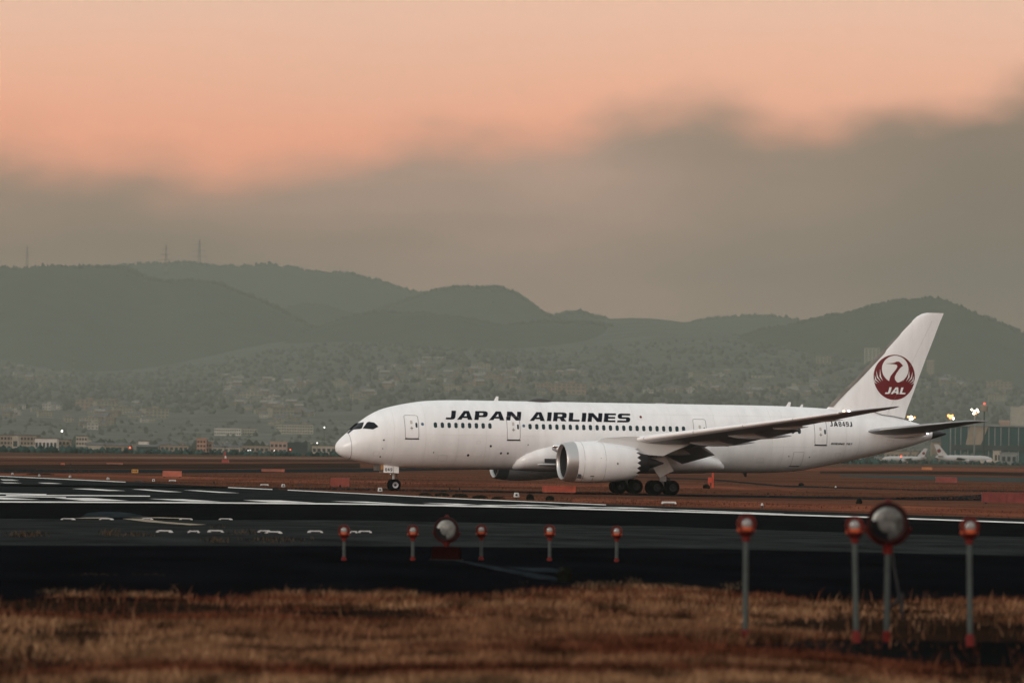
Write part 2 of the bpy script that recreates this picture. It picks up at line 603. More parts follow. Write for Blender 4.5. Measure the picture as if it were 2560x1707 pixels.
OCT_V = np.array([(1, 0, 0), (-1, 0, 0), (0, 1, 0), (0, -1, 0), (0, 0, 1), (0, 0, -1)], float)
OCT_F = np.array([(0, 2, 4), (2, 1, 4), (1, 3, 4), (3, 0, 4), (2, 0, 5), (1, 2, 5), (3, 1, 5), (0, 3, 5)])


def blobs(name, pts, size, m, lab, zs=1.2):
    """many small crowns as one mass of far trees"""
    pts = np.asarray(pts, float)
    n = len(pts)
    # each crown an irregular pentagonal lump
    k = 5
    ang = np.arange(k) * 2 * np.pi / k
    v = np.zeros((n, 2 * k + 2, 3))
    for j in range(k):
        rr = rng.uniform(.7, 1.15, n)
        v[:, j, 0], v[:, j, 1] = np.cos(ang[j]) * rr, np.sin(ang[j]) * rr
        v[:, j, 2] = rng.uniform(.1, .5, n)
        rr = rng.uniform(.45, .85, n)
        v[:, k + j, 0], v[:, k + j, 1] = np.cos(ang[j] + .6) * rr, np.sin(ang[j] + .6) * rr
        v[:, k + j, 2] = rng.uniform(.8, 1.2, n)
    v[:, 2 * k, 2] = rng.uniform(1.25, 1.8, n)
    v[:, 2 * k + 1, 2] = -.6
    f = []
    for j in range(k):
        a, b, c, d = j, (j + 1) % k, k + j, k + (j + 1) % k
        f += [(a, b, c), (b, d, c), (c, d, 2 * k), (b, a, 2 * k + 1)]
    f = np.array(f)
    s = np.asarray(size, float).reshape(n, 1, 1)
    v = v * s * np.array([1, 1, zs]) + pts[:, None, :]
    faces = (f[None] + (np.arange(n) * (2 * k + 2))[:, None, None]).reshape(-1, 3)
    me = bpy.data.meshes.new(name)
    me.vertices.add(n * (2 * k + 2))
    me.vertices.foreach_set('co', v.reshape(-1))
    me.loops.add(faces.size)
    me.loops.foreach_set('vertex_index', faces.reshape(-1))
    me.polygons.add(len(faces))
    me.polygons.foreach_set('loop_start', np.arange(0, faces.size, 3))
    me.update(calc_edges=True)
    me.materials.append(m)
    o = link(name, me)
    return tag(o, lab, None, None, "stuff")


def vnoise(x, seed, octs=4, base=1.0):
    r = np.random.default_rng(seed)
    out = np.zeros_like(x, float)
    for o in range(octs):
        ph = r.uniform(0, 6.28, 3)
        fr = base * 2 ** o * r.uniform(.8, 1.25, 3)
        for p, q in zip(ph, fr):
            out += np.sin(x * q + p) * .5 ** o / 3
    return out


FAR = 1.9      # how much farther the hills and their town stand than the figures below


def hill(name, label, sil, D, depth, seed, ntrees, tree=(5, 10)):
    D, depth = D * FAR, depth * FAR
    tree = (tree[0] * .62, tree[1] * .75)
    P = u2p(sil)
    pts = [at_y(x, y, D) for x, y in P]
    nx, ny = 220, 26
    xs = np.linspace(pts[0].x, pts[-1].x, nx)
    hz = np.interp(xs, [p.x for p in pts], [p.z for p in pts])
    ker = np.hanning(9); ker /= ker.sum()
    hz = np.convolve(np.pad(hz, 4, mode='edge'), ker, 'valid')
    hz = hz + vnoise(xs / (60.0 * FAR), seed, 4) * 4.0 * FAR
    tt = np.linspace(0, 1, ny)
    V = np.zeros((ny, nx, 3))
    for i, t in enumerate(tt):
        sh = math.sin(min(t / .55, 1) * math.pi / 2) ** 1.15 if t < .55 else 1 - .75 * ((t - .55) / .45) ** 1.3
        sp = vnoise(xs / (170.0 * FAR) + t * 2.1, seed + 3, 3) * .16 * math.sin(math.pi * min(t / .55, 1)) if t < .55 else 0
        V[i, :, 0] = xs
        V[i, :, 1] = D + (t - .55) * depth
        V[i, :, 2] = hz * np.clip(sh + sp, -.02, .985 if t < .5 else 1) - (30 if i in (0, ny - 1) else 0)
    faces = []
    for i in range(ny - 1):
        for j in range(nx - 1):
            k = i * nx + j
            faces.append((k, k + 1, k + 1 + nx, k + nx))
    o = link(name, raw_mesh(name, V.reshape(-1, 3), faces, HILL, True))
    tag(o, label, None, None, "structure")
    # trees: a dense line along the ridge and a scatter down the near slope
    pts_, sz = [], []
    nr = ntrees // 2
    xr = rng.uniform(xs[0], xs[-1], nr)
    for x in xr:
        t = rng.normal(.55, .03)
        i = int(np.clip(round(t * (ny - 1)), 0, ny - 1))
        j = int((x - xs[0]) / (xs[-1] - xs[0]) * (nx - 1))
        pts_.append((x, D + (t - .55) * depth, V[i, j, 2] - 1)); sz.append(rng.uniform(*tree) * (1.35 if rng.random() < .06 else 1))
    for x in rng.uniform(xs[0], xs[-1], ntrees - nr):
        t = rng.uniform(.12, .55)
        i = int(t * (ny - 1))
        j = int((x - xs[0]) / (xs[-1] - xs[0]) * (nx - 1))
        pts_.append((x, D + (t - .55) * depth, V[i, j, 2] - 2)); sz.append(rng.uniform(*tree) * .75)
    blobs("hillside_wood", pts_, sz, WOOD, "wood covering " + label, 1.15)
    return o


hill("hill", "long far ridge carrying the two tall pylons", [(150, 640), (200, 625), (330, 608), (430, 604), (520, 613), (640, 616), (720, 630), (800, 633), (870, 645), (930, 660), (970, 672), (1060, 700), (1180, 740)], 12000, 2600, 11, 3000, (6, 11))
hill("hill", "faint far ridge right of the rounded peak", [(1380, 790), (1470, 766), (1540, 746), (1600, 738), (1700, 735), (1760, 730), (1830, 740), (1900, 762), (2000, 800)], 11500, 2400, 12, 2000, (6, 11))
hill("hill", "small wooded knob between two ridges", [(1180, 770), (1230, 745), (1262, 733), (1300, 721), (1330, 718), (1380, 733), (1440, 754), (1520, 790)], 10600, 1800, 13, 1500, (6, 10))
hill("hill", "rounded wooded peak in the middle of the hills", [(820, 730), (900, 700), (960, 680), (1000, 668), (1060, 662), (1100, 664), (1145, 657), (1190, 672), (1220, 695), (1250, 722), (1320, 752), (1420, 790)], 10200, 2200, 14, 2500, (6, 10))
hill("hill", "low hill fading between the left slopes", [(560, 745), (640, 716), (700, 701), (760, 706), (820, 725), (900, 760), (980, 800)], 10000, 1600, 15, 1200, (5, 9))
hill("hill", "dark broad hill filling the left side", [(-420, 660), (-200, 622), (-60, 618), (0, 622), (60, 627), (130, 612), (250, 607), (300, 616), (340, 637), (400, 648), (440, 645), (500, 655), (560, 680), (640, 712), (700, 742), (780, 790), (880, 835), (960, 860)], 9000, 2600, 16, 3500, (5, 9))
hill("hill", "low broad hill behind the airliner's roof", [(560, 850), (640, 800), (720, 760), (800, 735), (880, 718), (950, 722), (1050, 735), (1150, 750), (1240, 741), (1330, 742), (1400, 750), (1480, 765), (1550, 783), (1650, 800), (1760, 825), (1900, 860)], 8600, 2200, 17, 3500, (5, 9))
hill("hill", "tall dark wooded hill behind the tail fin", [(1480, 830), (1560, 805), (1640, 790), (1700, 776), (1800, 755), (1880, 735), (1950, 722), (2000, 705), (2060, 692), (2110, 686), (2150, 692), (2200, 710), (2270, 735), (2320, 760), (2360, 778), (2450, 800), (2600, 840)], 8300, 2400, 18, 3500, (5, 9))


# town slope: the foot of the hills
def town_z(x, y):
    x, y = x / FAR, y / FAR
    if y < 3000: return 0.0
    t = (y - 3000) / 5000
    w = 1 + .16 * math.sin(x / 210 + 1.1) + .10 * math.sin(x / 95 + 2.0 + y / 900)
    return FAR * 136 * t ** 1.35 * w


ty = np.linspace(3000, 8800, 40) * FAR
tx = np.linspace(-1500, 1500, 90) * FAR
tv = [(x, y, town_z(x, y) - (2 if y < 3010 * FAR else 0)) for y in ty for x in tx]
tf = [(i * 90 + j, i * 90 + j + 1, (i + 1) * 90 + j + 1, (i + 1) * 90 + j) for i in range(39) for j in range(89)]
TOWN = mat("town_slope", (.090, .094, .078), rough=1, spec=.02, var=.5, vscale=1, stretch=(.012, .012, .012))  # base colour paled to stand in for low mist over the town
tag(link("hillside", raw_mesh("hillside", tv, tf, TOWN, True)), "gentle slope below the hills carrying the town", None, None, "structure")


def at_town(px, py):
    d = ray(px, py)
    f = lambda y: CAMH + d.z * y / d.y - town_z(d.x * y / d.y, y)
    ys = np.linspace(3000, 8600, 300) * FAR
    for y in ys:
        if f(y) < 0:
            return Vector((d.x * y / d.y, y, town_z(d.x * y / d.y, y)))
    return None

# ------------------------------------------------------------------ the airliner
YAW = R(17.5)
_r = ray(838, 1120)
jet = empty("passenger_jet", (_r.x / _r.y * 491.5, 491.5, ground_z(491.5) + .02), YAW)
tag(jet, "large white twin-engine airliner with a red crane emblem on its tail fin, taxiing", "airliner")

WHITE = mat("white_gloss_paint", (.80, .80, .80), rough=.30, spec=.5, var=.055, vscale=1.0, stretch=(1.4, .5, .35))
GREYP = mat("grey_wing_paint", (.28, .285, .30), rough=.4, spec=.4, var=.12, vscale=1, stretch=(.4, .4, .4))
SLATM = mat("slat_paint", (.82, .79, .78), rough=.35, spec=.5)
METAL = mat("bare_metal", (.50, .49, .48), rough=.45, metal=.9)
CHROME = mat("polished_metal", (.85, .84, .82), rough=.12, metal=1.0)
DARKM = mat("dark_titanium", (.05, .05, .055), rough=.5, metal=.6)
BLACK = mat("black_trim", (.008, .008, .010), rough=.6)
SEAM = mat("panel_seam", (.16, .15, .15), rough=.7)
NAVY = mat("title_ink", (.004, .007, .014), rough=.6, spec=.1)
GLASS = mat("tinted_window", (.012, .035, .042), rough=.15, spec=.25)
CGLASS = mat("cockpit_glass", (.006, .008, .012), rough=.18, spec=.18)
RED = mat("emblem_red", (.135, .006, .012), rough=.4)
EWHITE = mat("emblem_white", (.78, .78, .77), rough=.35)
TYRE = mat("tyre_rubber", (.004, .004, .006), rough=.9, spec=.03)
STRUT = mat("gear_paint", (.42, .42, .42), rough=.45)
STAIN = mat("smudge", (.50, .47, .44), rough=.6)

FS_ = [  # s, z top, z bottom, half width (heights above the ground)
    (0.0, 3.70, 3.58, .05), (.10, 4.02, 3.30, .36), (.25, 4.22, 3.14, .55), (.48, 4.46, 2.98, .78), (.96, 4.89, 2.79, 1.10), (1.58, 5.45, 2.60, 1.42),
    (2.2, 5.94, 2.48, 1.70), (2.98, 6.48, 2.34, 1.98), (4.08, 7.02, 2.18, 2.30), (5.26, 7.34, 2.05, 2.54), (6.43, 7.57, 1.98, 2.70),
    (7.98, 7.79, 1.95, 2.82), (9.56, 7.88, 1.95, 2.87), (11.9, 7.915, 1.95, 2.885), (20, 7.915, 1.95, 2.885), (32, 7.915, 1.95, 2.885),
    (37.3, 7.915, 1.96, 2.88), (40.1, 7.90, 2.03, 2.84), (42, 7.86, 2.16, 2.76), (45, 7.74, 2.70, 2.52), (47, 7.60, 3.13, 2.29),
    (49, 7.40, 3.57, 2.02), (51, 7.13, 4.04, 1.68), (53.1, 6.70, 4.58, 1.20), (54.6, 6.28, 5.08, .76), (55.4, 6.06, 5.32, .50), (56.25, 5.84, 5.58, .24)]
_s = np.array([q[0] for q in FS_])


def _pch(col):
    y = np.array([q[col] for q in FS_])
    h = np.diff(_s); d = np.diff(y) / h
    m = np.zeros(len(y)); m[0], m[-1] = d[0], d[-1]
    for i in range(1, len(y) - 1):
        if d[i - 1] * d[i] > 0:
            w1, w2 = 2 * h[i] + h[i - 1], h[i] + 2 * h[i - 1]
            m[i] = (w1 + w2) / (w1 / d[i - 1] + w2 / d[i])

    def f(x):
        i = int(np.clip(np.searchsorted(_s, x) - 1, 0, len(_s) - 2))
        t = (x - _s[i]) / h[i]
        return ((1 + 2 * t) * (1 - t) ** 2 * y[i] + t * (1 - t) ** 2 * h[i] * m[i] + t * t * (3 - 2 * t) * y[i + 1] + t * t * (t - 1) * h[i] * m[i + 1])
    return f


ZT, ZB, HW = _pch(1), _pch(2), _pch(3)


def skin(s, z, off=.012):
    """point on the port skin at station s and height z, lifted off by off"""
    zt, zb, hw = ZT(s), ZB(s), HW(s)
    zc, hz = (zt + zb) / 2, (zt - zb) / 2
    q = max(-.999, min(.999, (z - zc) / hz))
    y = hw * math.sqrt(1 - q * q)
    n = Vector((0, y / hw ** 2, q / hz)).normalized()
    return (s, -(y + n.y * off), z + n.z * off)


fus_s = sorted(set([round(x, 3) for x in list(np.linspace(0, 1, 14) ** 1.8 * 2.0) + list(np.linspace(2, 12, 22)) + list(np.linspace(14, 37, 14)) + list(np.linspace(38, 54.78, 26))]))
NR = 64


def fus_ring(s):
    zt, zb, hw = ZT(s), ZB(s), HW(s)
    zc, hz = (zt + zb) / 2, (zt - zb) / 2
    return [(s, hw * math.cos(2 * math.pi * j / NR), zc + hz * math.sin(2 * math.pi * j / NR)) for j in range(NR)]


def loft(rings, cap0=True, cap1=True):
    n = len(rings[0])
    v = [p for r_ in rings for p in r_]
    f = []
    for i in range(len(rings) - 1):
        for j in range(n):
            f.append((i * n + j, i * n + (j + 1) % n, (i + 1) * n + (j + 1) % n, (i + 1) * n + j))
    if cap0: f.append(tuple(range(n - 1, -1, -1)))
    if cap1: f.append(tuple((len(rings) - 1) * n + j for j in range(n)))
    return v, f


fuselage = MB().add(*loft([fus_ring(s) for s in fus_s])).build("fuselage", WHITE, jet, True, angle=50)
tailcone = MB().add(*loft([fus_ring(s) for s in (54.80, 55.2, 55.7, 56.25)])).build("exhaust_cone", DARKM, jet, True, angle=40)


# decals and pieces that lie on the skin -------------------------------------------------
def rrect(w, h, r, n=5, cx=0, cy=0):
    p = []
    for sx, sy, a0 in ((1, 1, 0), (-1, 1, 90), (-1, -1, 180), (1, -1, 270)):
        for k in range(n + 1):
            a = R(a0 + 90 * k / n)
            p.append((cx + sx * (w / 2 - r) + r * math.cos(a), cy + sy * (h / 2 - r) + r * math.sin(a)))
    return p


def tess(contours):
    """triangles for an outline with holes, in the plane"""
    polys = [[Vector((x, y, 0)) for x, y in c] for c in contours]
    flat = [p for c in polys for p in c]
    return [(p.x, p.y) for p in flat], [tuple(t) for t in tessellate_polygon(polys)]


def bend(name, shapes, fn, m, parent, step=.12, xstep=0.0):
    """lay flat shapes on a curved skin: cut them into narrow rows, then map each vertex with fn(x, z)"""
    bm = bmesh.new()
    for pts, tris in shapes:
        vs = [bm.verts.new((x, y, 0)) for x, y in pts]
        for t in tris:
            try:
                bm.faces.new([vs[i] for i in t])
            except ValueError:
                pass
    ys = [v.co.y for v in bm.verts]
    if step:
        y = math.floor(min(ys) / step) * step + step
        while y < max(ys):
            bmesh.ops.bisect_plane(bm, geom=bm.verts[:] + bm.edges[:] + bm.faces[:], plane_co=(0, y, 0), plane_no=(0, 1, 0), dist=1e-5)
            y += step
    if xstep:
        xs_ = [v.co.x for v in bm.verts]
        x = math.floor(min(xs_) / xstep) * xstep + xstep
        while x < max(xs_):
            bmesh.ops.bisect_plane(bm, geom=bm.verts[:] + bm.edges[:] + bm.faces[:], plane_co=(x, 0, 0), plane_no=(1, 0, 0), dist=1e-5)
            x += xstep
    for v in bm.verts:
        v.co = Vector(fn(v.co.x, v.co.y))
    bmesh.ops.recalc_face_normals(bm, faces=bm.faces)
    me = bpy.data.meshes.new(name)
    bm.to_mesh(me)
    bm.free()
    me.materials.append(m)
    return link(name, me, parent)


def skin_patch(name, contours, m, parent, off=.012, step=.12, xstep=0.0):
    return bend(name, [tess(contours)], lambda x, z: skin(x, z, off), m, parent, step, xstep)


# cabin windows: front, middle and rear runs
win_me = None
WZ = 5.72
wins = [8.14 + i * .61 for i in range(9)] + [16.65 + i * .61 for i in range(24)] + [34.1 + i * .612 for i in range(13)]
for s in wins:
    if 9.6 < s < 36.5 and win_me is not None:
        o = link("cabin_window", win_me, fuselage)
        o.location = (s - 16.65, 0, 0)
    else:
        o = skin_patch("cabin_window", [rrect(.30, .47, .13, 4, s, WZ)], GLASS, fuselage, .012, .1)
        if abs(s - 16.65) < .01:
            win_me = o.data
    
# doors: panel, seam round it, sill, small pane, handle
for s, zb, zt, tilt, lab in ((6.08, 4.54, 6.53, .07, "forward door"), (15.15, 4.56, 6.58, .0, "second door"), (32.2, 4.56, 6.61, 0, "third door"), (43.5, 4.54, 6.68, .0, "rear door")):
    w, h, c = 1.20, zt - zb, (zt + zb) / 2
    door = skin_patch("door", [rrect(w - .06, h - .06, .14, 4, s, c)], WHITE, fuselage, .014)
    out, inn = rrect(w, h, .17, 4, s, c), rrect(w - .07, h - .07, .14, 4, s, c)
    skin_patch("door_seam", [out, inn], SEAM, fuselage, .020)
    skin_patch("door_sill", [rrect(w + .02, .10, .02, 2, s, zb - .03)], BLACK, fuselage, .03)
    skin_patch("door_window", [rrect(.17, .42, .08, 4, s + .40, 5.68)], GLASS, fuselage, .026)
    skin_patch("door_handle", [rrect(.10, .34, .04, 2, s - .02, 5.42)], STAIN, fuselage, .026)
    skin_patch("door_handle", [rrect(.26, .07, .03, 2, s - .02, 5.42)], SEAM, fuselage, .032)
    skin_patch("door_placard", [rrect(.20, .30, .04, 2, s - .02, 5.92)], STAIN, fuselage, .026)
    if s < 20:
        skin_patch("crest_disc", [rrect(.24, .26, .11, 5, s + .93, 5.78)], mat("crest_blue", (.05, .12, .20), .4), fuselage, .016)

# cockpit glazing, radome seam, probes and drain holes
skin_patch("cockpit_window", [[(1.10, 5.17), (1.76, 5.74), (2.32, 5.87), (2.02, 5.34), (1.90, 5.28)]], CGLASS, fuselage, .02, .05, .06)
skin_patch("cockpit_window", [[(2.08, 5.33), (2.50, 5.84), (2.66, 5.91), (3.02, 5.84), (3.30, 5.50), (2.84, 5.26)]], CGLASS, fuselage, .02, .05, .06)
cm = MB()
for k in (-1, 1):
    v = []
    for s, a0 in ((1.02, 0), (1.12, 0), (1.40, 0), (1.72, 0)):
        zt, zb, hw = ZT(s), ZB(s), HW(s)
        zc, hz = (zt + zb) / 2, (zt - zb) / 2
        for a in (3, 10, 17, 24):
            t = R(90 - a)
            v.append((s, k * (hw * math.cos(t)) * 1.015, zc + hz * math.sin(t) + .012))
    cm.add(v, [(i * 4 + j, i * 4 + j + 1, i * 4 + j + 5, i * 4 + j + 4) for i in range(3) for j in range(3)])
cm.build("windscreen", CGLASS, fuselage, True)
seam = MB()
rp = []
for j in range(49):
    t = 2 * math.pi * j / 48
    s = 1.12 - .10 * math.sin(t)
    zt, zb, hw = ZT(s), ZB(s), HW(s)
    zc, hz = (zt + zb) / 2, (zt - zb) / 2
    rp.append((s, hw * math.cos(t) * 1.003, zc + hz * math.sin(t) * 1.003))
seam.tube(rp, .016, 5)
seam.build("radome_seam", BLACK, fuselage, True)
for s, z, r_ in ((3.70, 4.37, .07), (3.66, 3.64, .04), (3.58, 2.94, .06), (8.1, 3.37, .05), (11.23, 3.18, .10), (13.14, 3.99, .10), (14.15, 3.39, .09), (14.77, 3.39, .09), (40.6, 3.5, .05), (42.6, 3.45, .05), (16.5, 4.15, .05)):
    skin_patch("vent_port", [rrect(2 * r_, 2 * r_, r_ * .98, 4, s, z)], BLACK, fuselage, .014, .06)
for s, z0, z1 in ((7.3, 3.0, 7.6), (18.0, 4.9, 7.7), (38.9, 2.6, 7.7), (44.35, 3.2, 7.3), (29.6, 5.0, 7.7), (36.0, 4.2, 7.7), (47.3, 3.6, 5.2), (4.6, 2.4, 6.9), (10.2, 2.2, 7.7), (12.7, 2.2, 5.3), (22.5, 5.0, 7.7), (26.2, 5.0, 7.7), (33.6, 4.2, 7.7), (40.0, 2.4, 7.6), (46.0, 3.2, 7.2), (49.2, 4.0, 5.0)):
    skin_patch("panel_seam", [[(s - .009, z0), (s + .009, z0), (s + .009, z1), (s - .009, z1)]], mat("faint_seam", (.62, .61, .59), .5), fuselage, .006, .15)
for z_, a_, b_ in ((4.9, 7.4, 14.4), (4.9, 16.0, 18.4), (4.3, 35.0, 42.6), (6.95, 27.6, 43.0), (3.1, 5.0, 15.4)):
    skin_patch("panel_seam", [[(a_, z_ - .007), (b_, z_ - .007), (b_, z_ + .007), (a_, z_ + .007)]], mat("lap_seam", (.64, .63, .61), .5), fuselage, .006, .15, 1.0)
for s_, z_, w_, h_ in ((3.2, 3.2, .5, .35), (9.0, 2.9, .8, .5), (12.0, 4.3, .35, .25), (38.0, 3.1, .6, .4), (45.4, 3.7, .5, .35), (50.4, 4.9, .7, .35)):
    skin_patch("access_panel", [rrect(w_, h_, .05, 2, s_, z_), rrect(w_ - .03, h_ - .03, .04, 2, s_, z_)], mat("panel_outline", (.48, .46, .44), .6), fuselage, .008)
o_, i_ = rrect(1.02, 1.28, .08, 3, 41.5, 3.27), rrect(.97, 1.23, .06, 3, 41.5, 3.27)
skin_patch("hatch_seam", [o_, i_], mat("hatch_seam", (.36, .34, .33), .6), fuselage, .012)
skin_patch("hatch_sill", [rrect(.98, .07, .02, 2, 41.4, 2.64)], BLACK, fuselage, .02)

# lettering ----------------------------------------------------------------------------
GL = {
    'J': (.78, [[(0, 0), (.78, 0, .30), (.78, 1), (.41, 1), (.41, .22, .05), (0, .22)]]),
    'A': (1.30, [[(0, 0), (.50, 1), (.92, 1), (1.30, 0), (.92, 0), (.86, .19), (.45, .19), (.37, 0)], [(.54, .40), (.80, .40), (.71, .76)]]),
    'P': (1.08, [[(0, 0), (0, 1), (1.08, 1, .30), (1.08, .32, .30), (.36, .32), (.36, 0)], [(.36, .53), (.36, .79), (.70, .79, .1), (.70, .53, .1)]]),
    'N': (1.22, [[(0, 0), (0, 1), (.42, 1), (.87, .42), (.87, 1), (1.22, 1), (1.22, 0), (.82, 0), (.35, .60), (.35, 0)]]),
    'I': (.36, [[(0, 0), (0, 1), (.36, 1), (.36, 0)]]),
    'R': (1.16, [[(0, 0), (0, 1), (1.12, 1, .28), (1.12, .38, .22), (.90, .36), (1.16, 0), (.73, 0), (.54, .33), (.36, .33), (.36, 0)], [(.36, .54), (.36, .79), (.74, .79, .1), (.74, .54, .1)]]),
    'L': (.95, [[(0, 0), (0, 1), (.36, 1), (.36, .22), (.95, .22), (.95, 0)]]),
    'E': (1.0, [[(0, 0), (0, 1), (1.0, 1), (1.0, .79), (.36, .79), (.36, .61), (.95, .61), (.95, .40), (.36, .40), (.36, .21), (1.0, .21), (1.0, 0)]]),
    'S': (1.1, [[(0, 0), (1.1, 0, .28), (1.1, .60, .28), (.36, .60, .04), (.36, .79, .04), (1.06, .79), (1.06, 1), (0, 1, .28), (0, .40, .28), (.74, .40, .04), (.74, .21, .04), (0, .21)]]),
    '8': (.84, [[(0, 0, .26), (0, 1, .26), (.84, 1, .26), (.84, 0, .26)], [(.24, .57, .06), (.24, .82, .06), (.60, .82, .06), (.60, .57, .06)], [(.24, .18, .06), (.24, .43, .06), (.60, .43, .06), (.60, .18, .06)]]),
    '4': (.86, [[(.46, 0), (.46, .20), (0, .20), (0, .38), (.38, 1), (.70, 1), (.70, .38), (.86, .38), (.86, .20), (.70, .20), (.70, 0)], [(.20, .38), (.46, .38), (.46, .78)]]),
    '9': (.84, [[(0, 0), (.84, 0, .30), (.84, 1, .28), (0, 1, .28), (0, .36, .25), (.60, .36), (.60, .18), (0, .18)], [(.24, .54, .06), (.24, .82, .06), (.60, .82, .06), (.60, .54, .06)]]),
    'B': (.90, [[(0, 0), (0, 1), (.90, 1, .25), (.90, 0, .25)], [(.26, .58), (.26, .80), (.62, .80, .06), (.62, .58, .06)], [(.26, .20), (.26, .42), (.62, .42, .06), (.62, .20, .06)]]),
    'O': (.95, [[(0, 0, .28), (0, 1, .28), (.95, 1, .28), (.95, 0, .28)], [(.28, .20, .1), (.28, .80, .1), (.67, .80, .1), (.67, .20, .1)]]),
    'G': (.95, [[(0, 0, .28), (0, 1, .28), (.95, 1, .2), (.95, .78), (.28, .78, .05), (.28, .22, .05), (.67, .22), (.67, .40), (.50, .40), (.50, .58), (.95, .58), (.95, 0, .1)]]),
    '7': (.84, [[(0, 1), (.84, 1), (.84, .80), (.45, 0), (.18, 0), (.55, .80), (0, .80)]]),
}


def rounded(c):
    out, n = [], len(c)
    for i, p in enumerate(c):
        r_ = p[2] if len(p) > 2 else 0
        P = Vector(p[:2])
        if r_ <= 0:
            out.append((P.x, P.y))
            continue
        A, B = Vector(c[i - 1][:2]), Vector(c[(i + 1) % n][:2])
        ra, rb = min(r_, (A - P).length * .5), min(r_, (B - P).length * .5)
        a, b = P + (A - P).normalized() * ra, P + (B - P).normalized() * rb
        for k in range(6):
            t = k / 5
            q = a * (1 - t) ** 2 + P * (2 * t * (1 - t)) + b * t * t
            out.append((q.x, q.y))
    return out


def text_shapes(txt, x0, x1, z0, h, shear=0.0, gap=.16, space=.55):
    """letters fitted between x0 and x1 (at the baseline), h tall"""
    w = 0
    for ch in txt:
        w += space if ch == ' ' else GL[ch][0] + gap
    w -= gap
    k = (x1 - x0 - shear * h) / w
    x, out = x0, []
    for ch in txt:
        if ch == ' ':
            x += space * k
            continue
        cs = [[(x + px_ * k + shear * py_ * h, z0 + py_ * h) for px_, py_ in rounded(c)] for c in GL[ch][1]]
        out.append(tess(cs))
        x += (GL[ch][0] + gap) * k
    return out


_ti = text_shapes("JAPAN AIRLINES", 9.10, 26.02, 6.22, .76, .30, .17, .62)
for _w in (_ti[:5], _ti[5:]):
    bend("title_lettering", _w, lambda x, z: skin(x, z, .018), NAVY, fuselage, .1)
bend("registration_lettering", text_shapes("JA849J", 44.48, 46.62, 6.18, .42, .0, .30), lambda x, z: skin(x, z, .012), NAVY, fuselage, .1)
bend("type_lettering", text_shapes("BOEING 787", 44.49, 46.62, 4.58, .16, .35, .16), lambda x, z: skin(x, z, .012), NAVY, fuselage, .1)
skin_patch("flag_patch", [rrect(.66, .40, .01, 1, 26.87, 6.71)], EWHITE, fuselage, .010)
skin_patch("flag_disc", [rrect(.22, .22, .108, 5, 26.88, 6.71)], RED, fuselage, .018, .06)

# wing-body fairing ----------------------------------------------------------------------
rings = []
for s, hw, zt, zb in ((15.4, 1.0, 2.9, 2.2), (15.8, 2.15, 3.35, 2.0), (16.4, 2.62, 3.85, 1.93), (17.3, 2.86, 4.35, 1.88), (18.6, 3.02, 4.80, 1.85), (21, 3.16, 4.95, 1.82), (25, 3.24, 4.7, 1.80),
                      (29, 3.2, 4.35, 1.80), (31.5, 3.1, 4.1, 1.83), (33.2, 2.98, 3.75, 1.88), (34.2, 2.80, 3.35, 1.95), (34.7, 2.2, 2.8, 2.1)):
    zc, hz = (zt + zb) / 2, (zt - zb) / 2
    rings.append([(s, hw * (abs(math.cos(t)) ** .75) * (1 if math.cos(t) >= 0 else -1), zc + hz * (abs(math.sin(t)) ** .9) * (1 if math.sin(t) >= 0 else -1)) for t in [2 * math.pi * j / 40 for j in range(40)]])
fair = MB().add(*loft(rings)).build("belly_fairing", WHITE, jet, True, angle=60)
lamp = MB().lathe([(-.42, .02), (-.34, .13), (-.1, .20), (.2, .22), (.42, .15), (.5, .02)], 'x', 16, (18.95, -3.18, 4.06))
lamp.build("landing_light", CHROME, fair, True)
MB().box((17.9, -3.2, 2.62), (19.2, -3.12, 2.98)).build("air_inlet", DARKM, fair)
MB().lathe([(0, .02), (.2, .10), (1.6, .15), (1.75, .1)], 'x', 12, (17.25, -3.13, 2.46)).build("inlet_lip", METAL, fair, True)

# wings ----------------------------------------------------------------------------------
AIR = [(1.0, .0), (.9, .022), (.75, .045), (.6, .060), (.45, .068), (.3, .066), (.2, .059), (.12, .048), (.06, .034), (.025, .021), (.006, .010), (0, 0),
       (.006, -.010), (.025, -.020), (.06, -.030), (.12, -.039), (.2, -.046), (.3, -.050), (.45, -.046), (.6, -.033), (.75, -.016), (.9, -.004)]
WING = [(0, 16.7, 3.45, 14.0, 1.0, 2), (2.9, 18.6, 3.80, 12.3, 1.0, 2), (6, 20.93, 4.18, 10.0, .95, 1.2), (9.7, 23.7, 4.72, 8.0, .95, .5), (12.5, 25.8, 5.12, 7.3, .9, 0), (16, 28.45, 5.64, 6.2, .9, 0),
        (19, 30.7, 6.08, 4.95, .9, 0), (23, 33.7, 6.68, 3.7, .85, 0), (26, 36.0, 7.15, 2.75, .8, 0), (28, 37.75, 7.47, 1.9, .8, 0), (29.3, 39.0, 7.66, 1.1, .8, 0), (30, 39.85, 7.78, .3, .8, 0)]


def sec(y, s0, z0, c, th, tw, pts=AIR, sx=0.0, off=0.0):
    t = R(tw)
    out = []
    for a, b in pts:
        x, z = a * c, b * c * th
        out.append((s0 + sx + x * math.cos(t) + z * math.sin(t) - off * .8, y, z0 - x * math.sin(t) + z * math.cos(t) + (off if b > 0 else -off if b < 0 else 0)))
    return out


def wing_at(y):
    ys = [w[0] for w in WING]
    return [float(np.interp(y, ys, [w[k] for w in WING])) for k in range(6)]


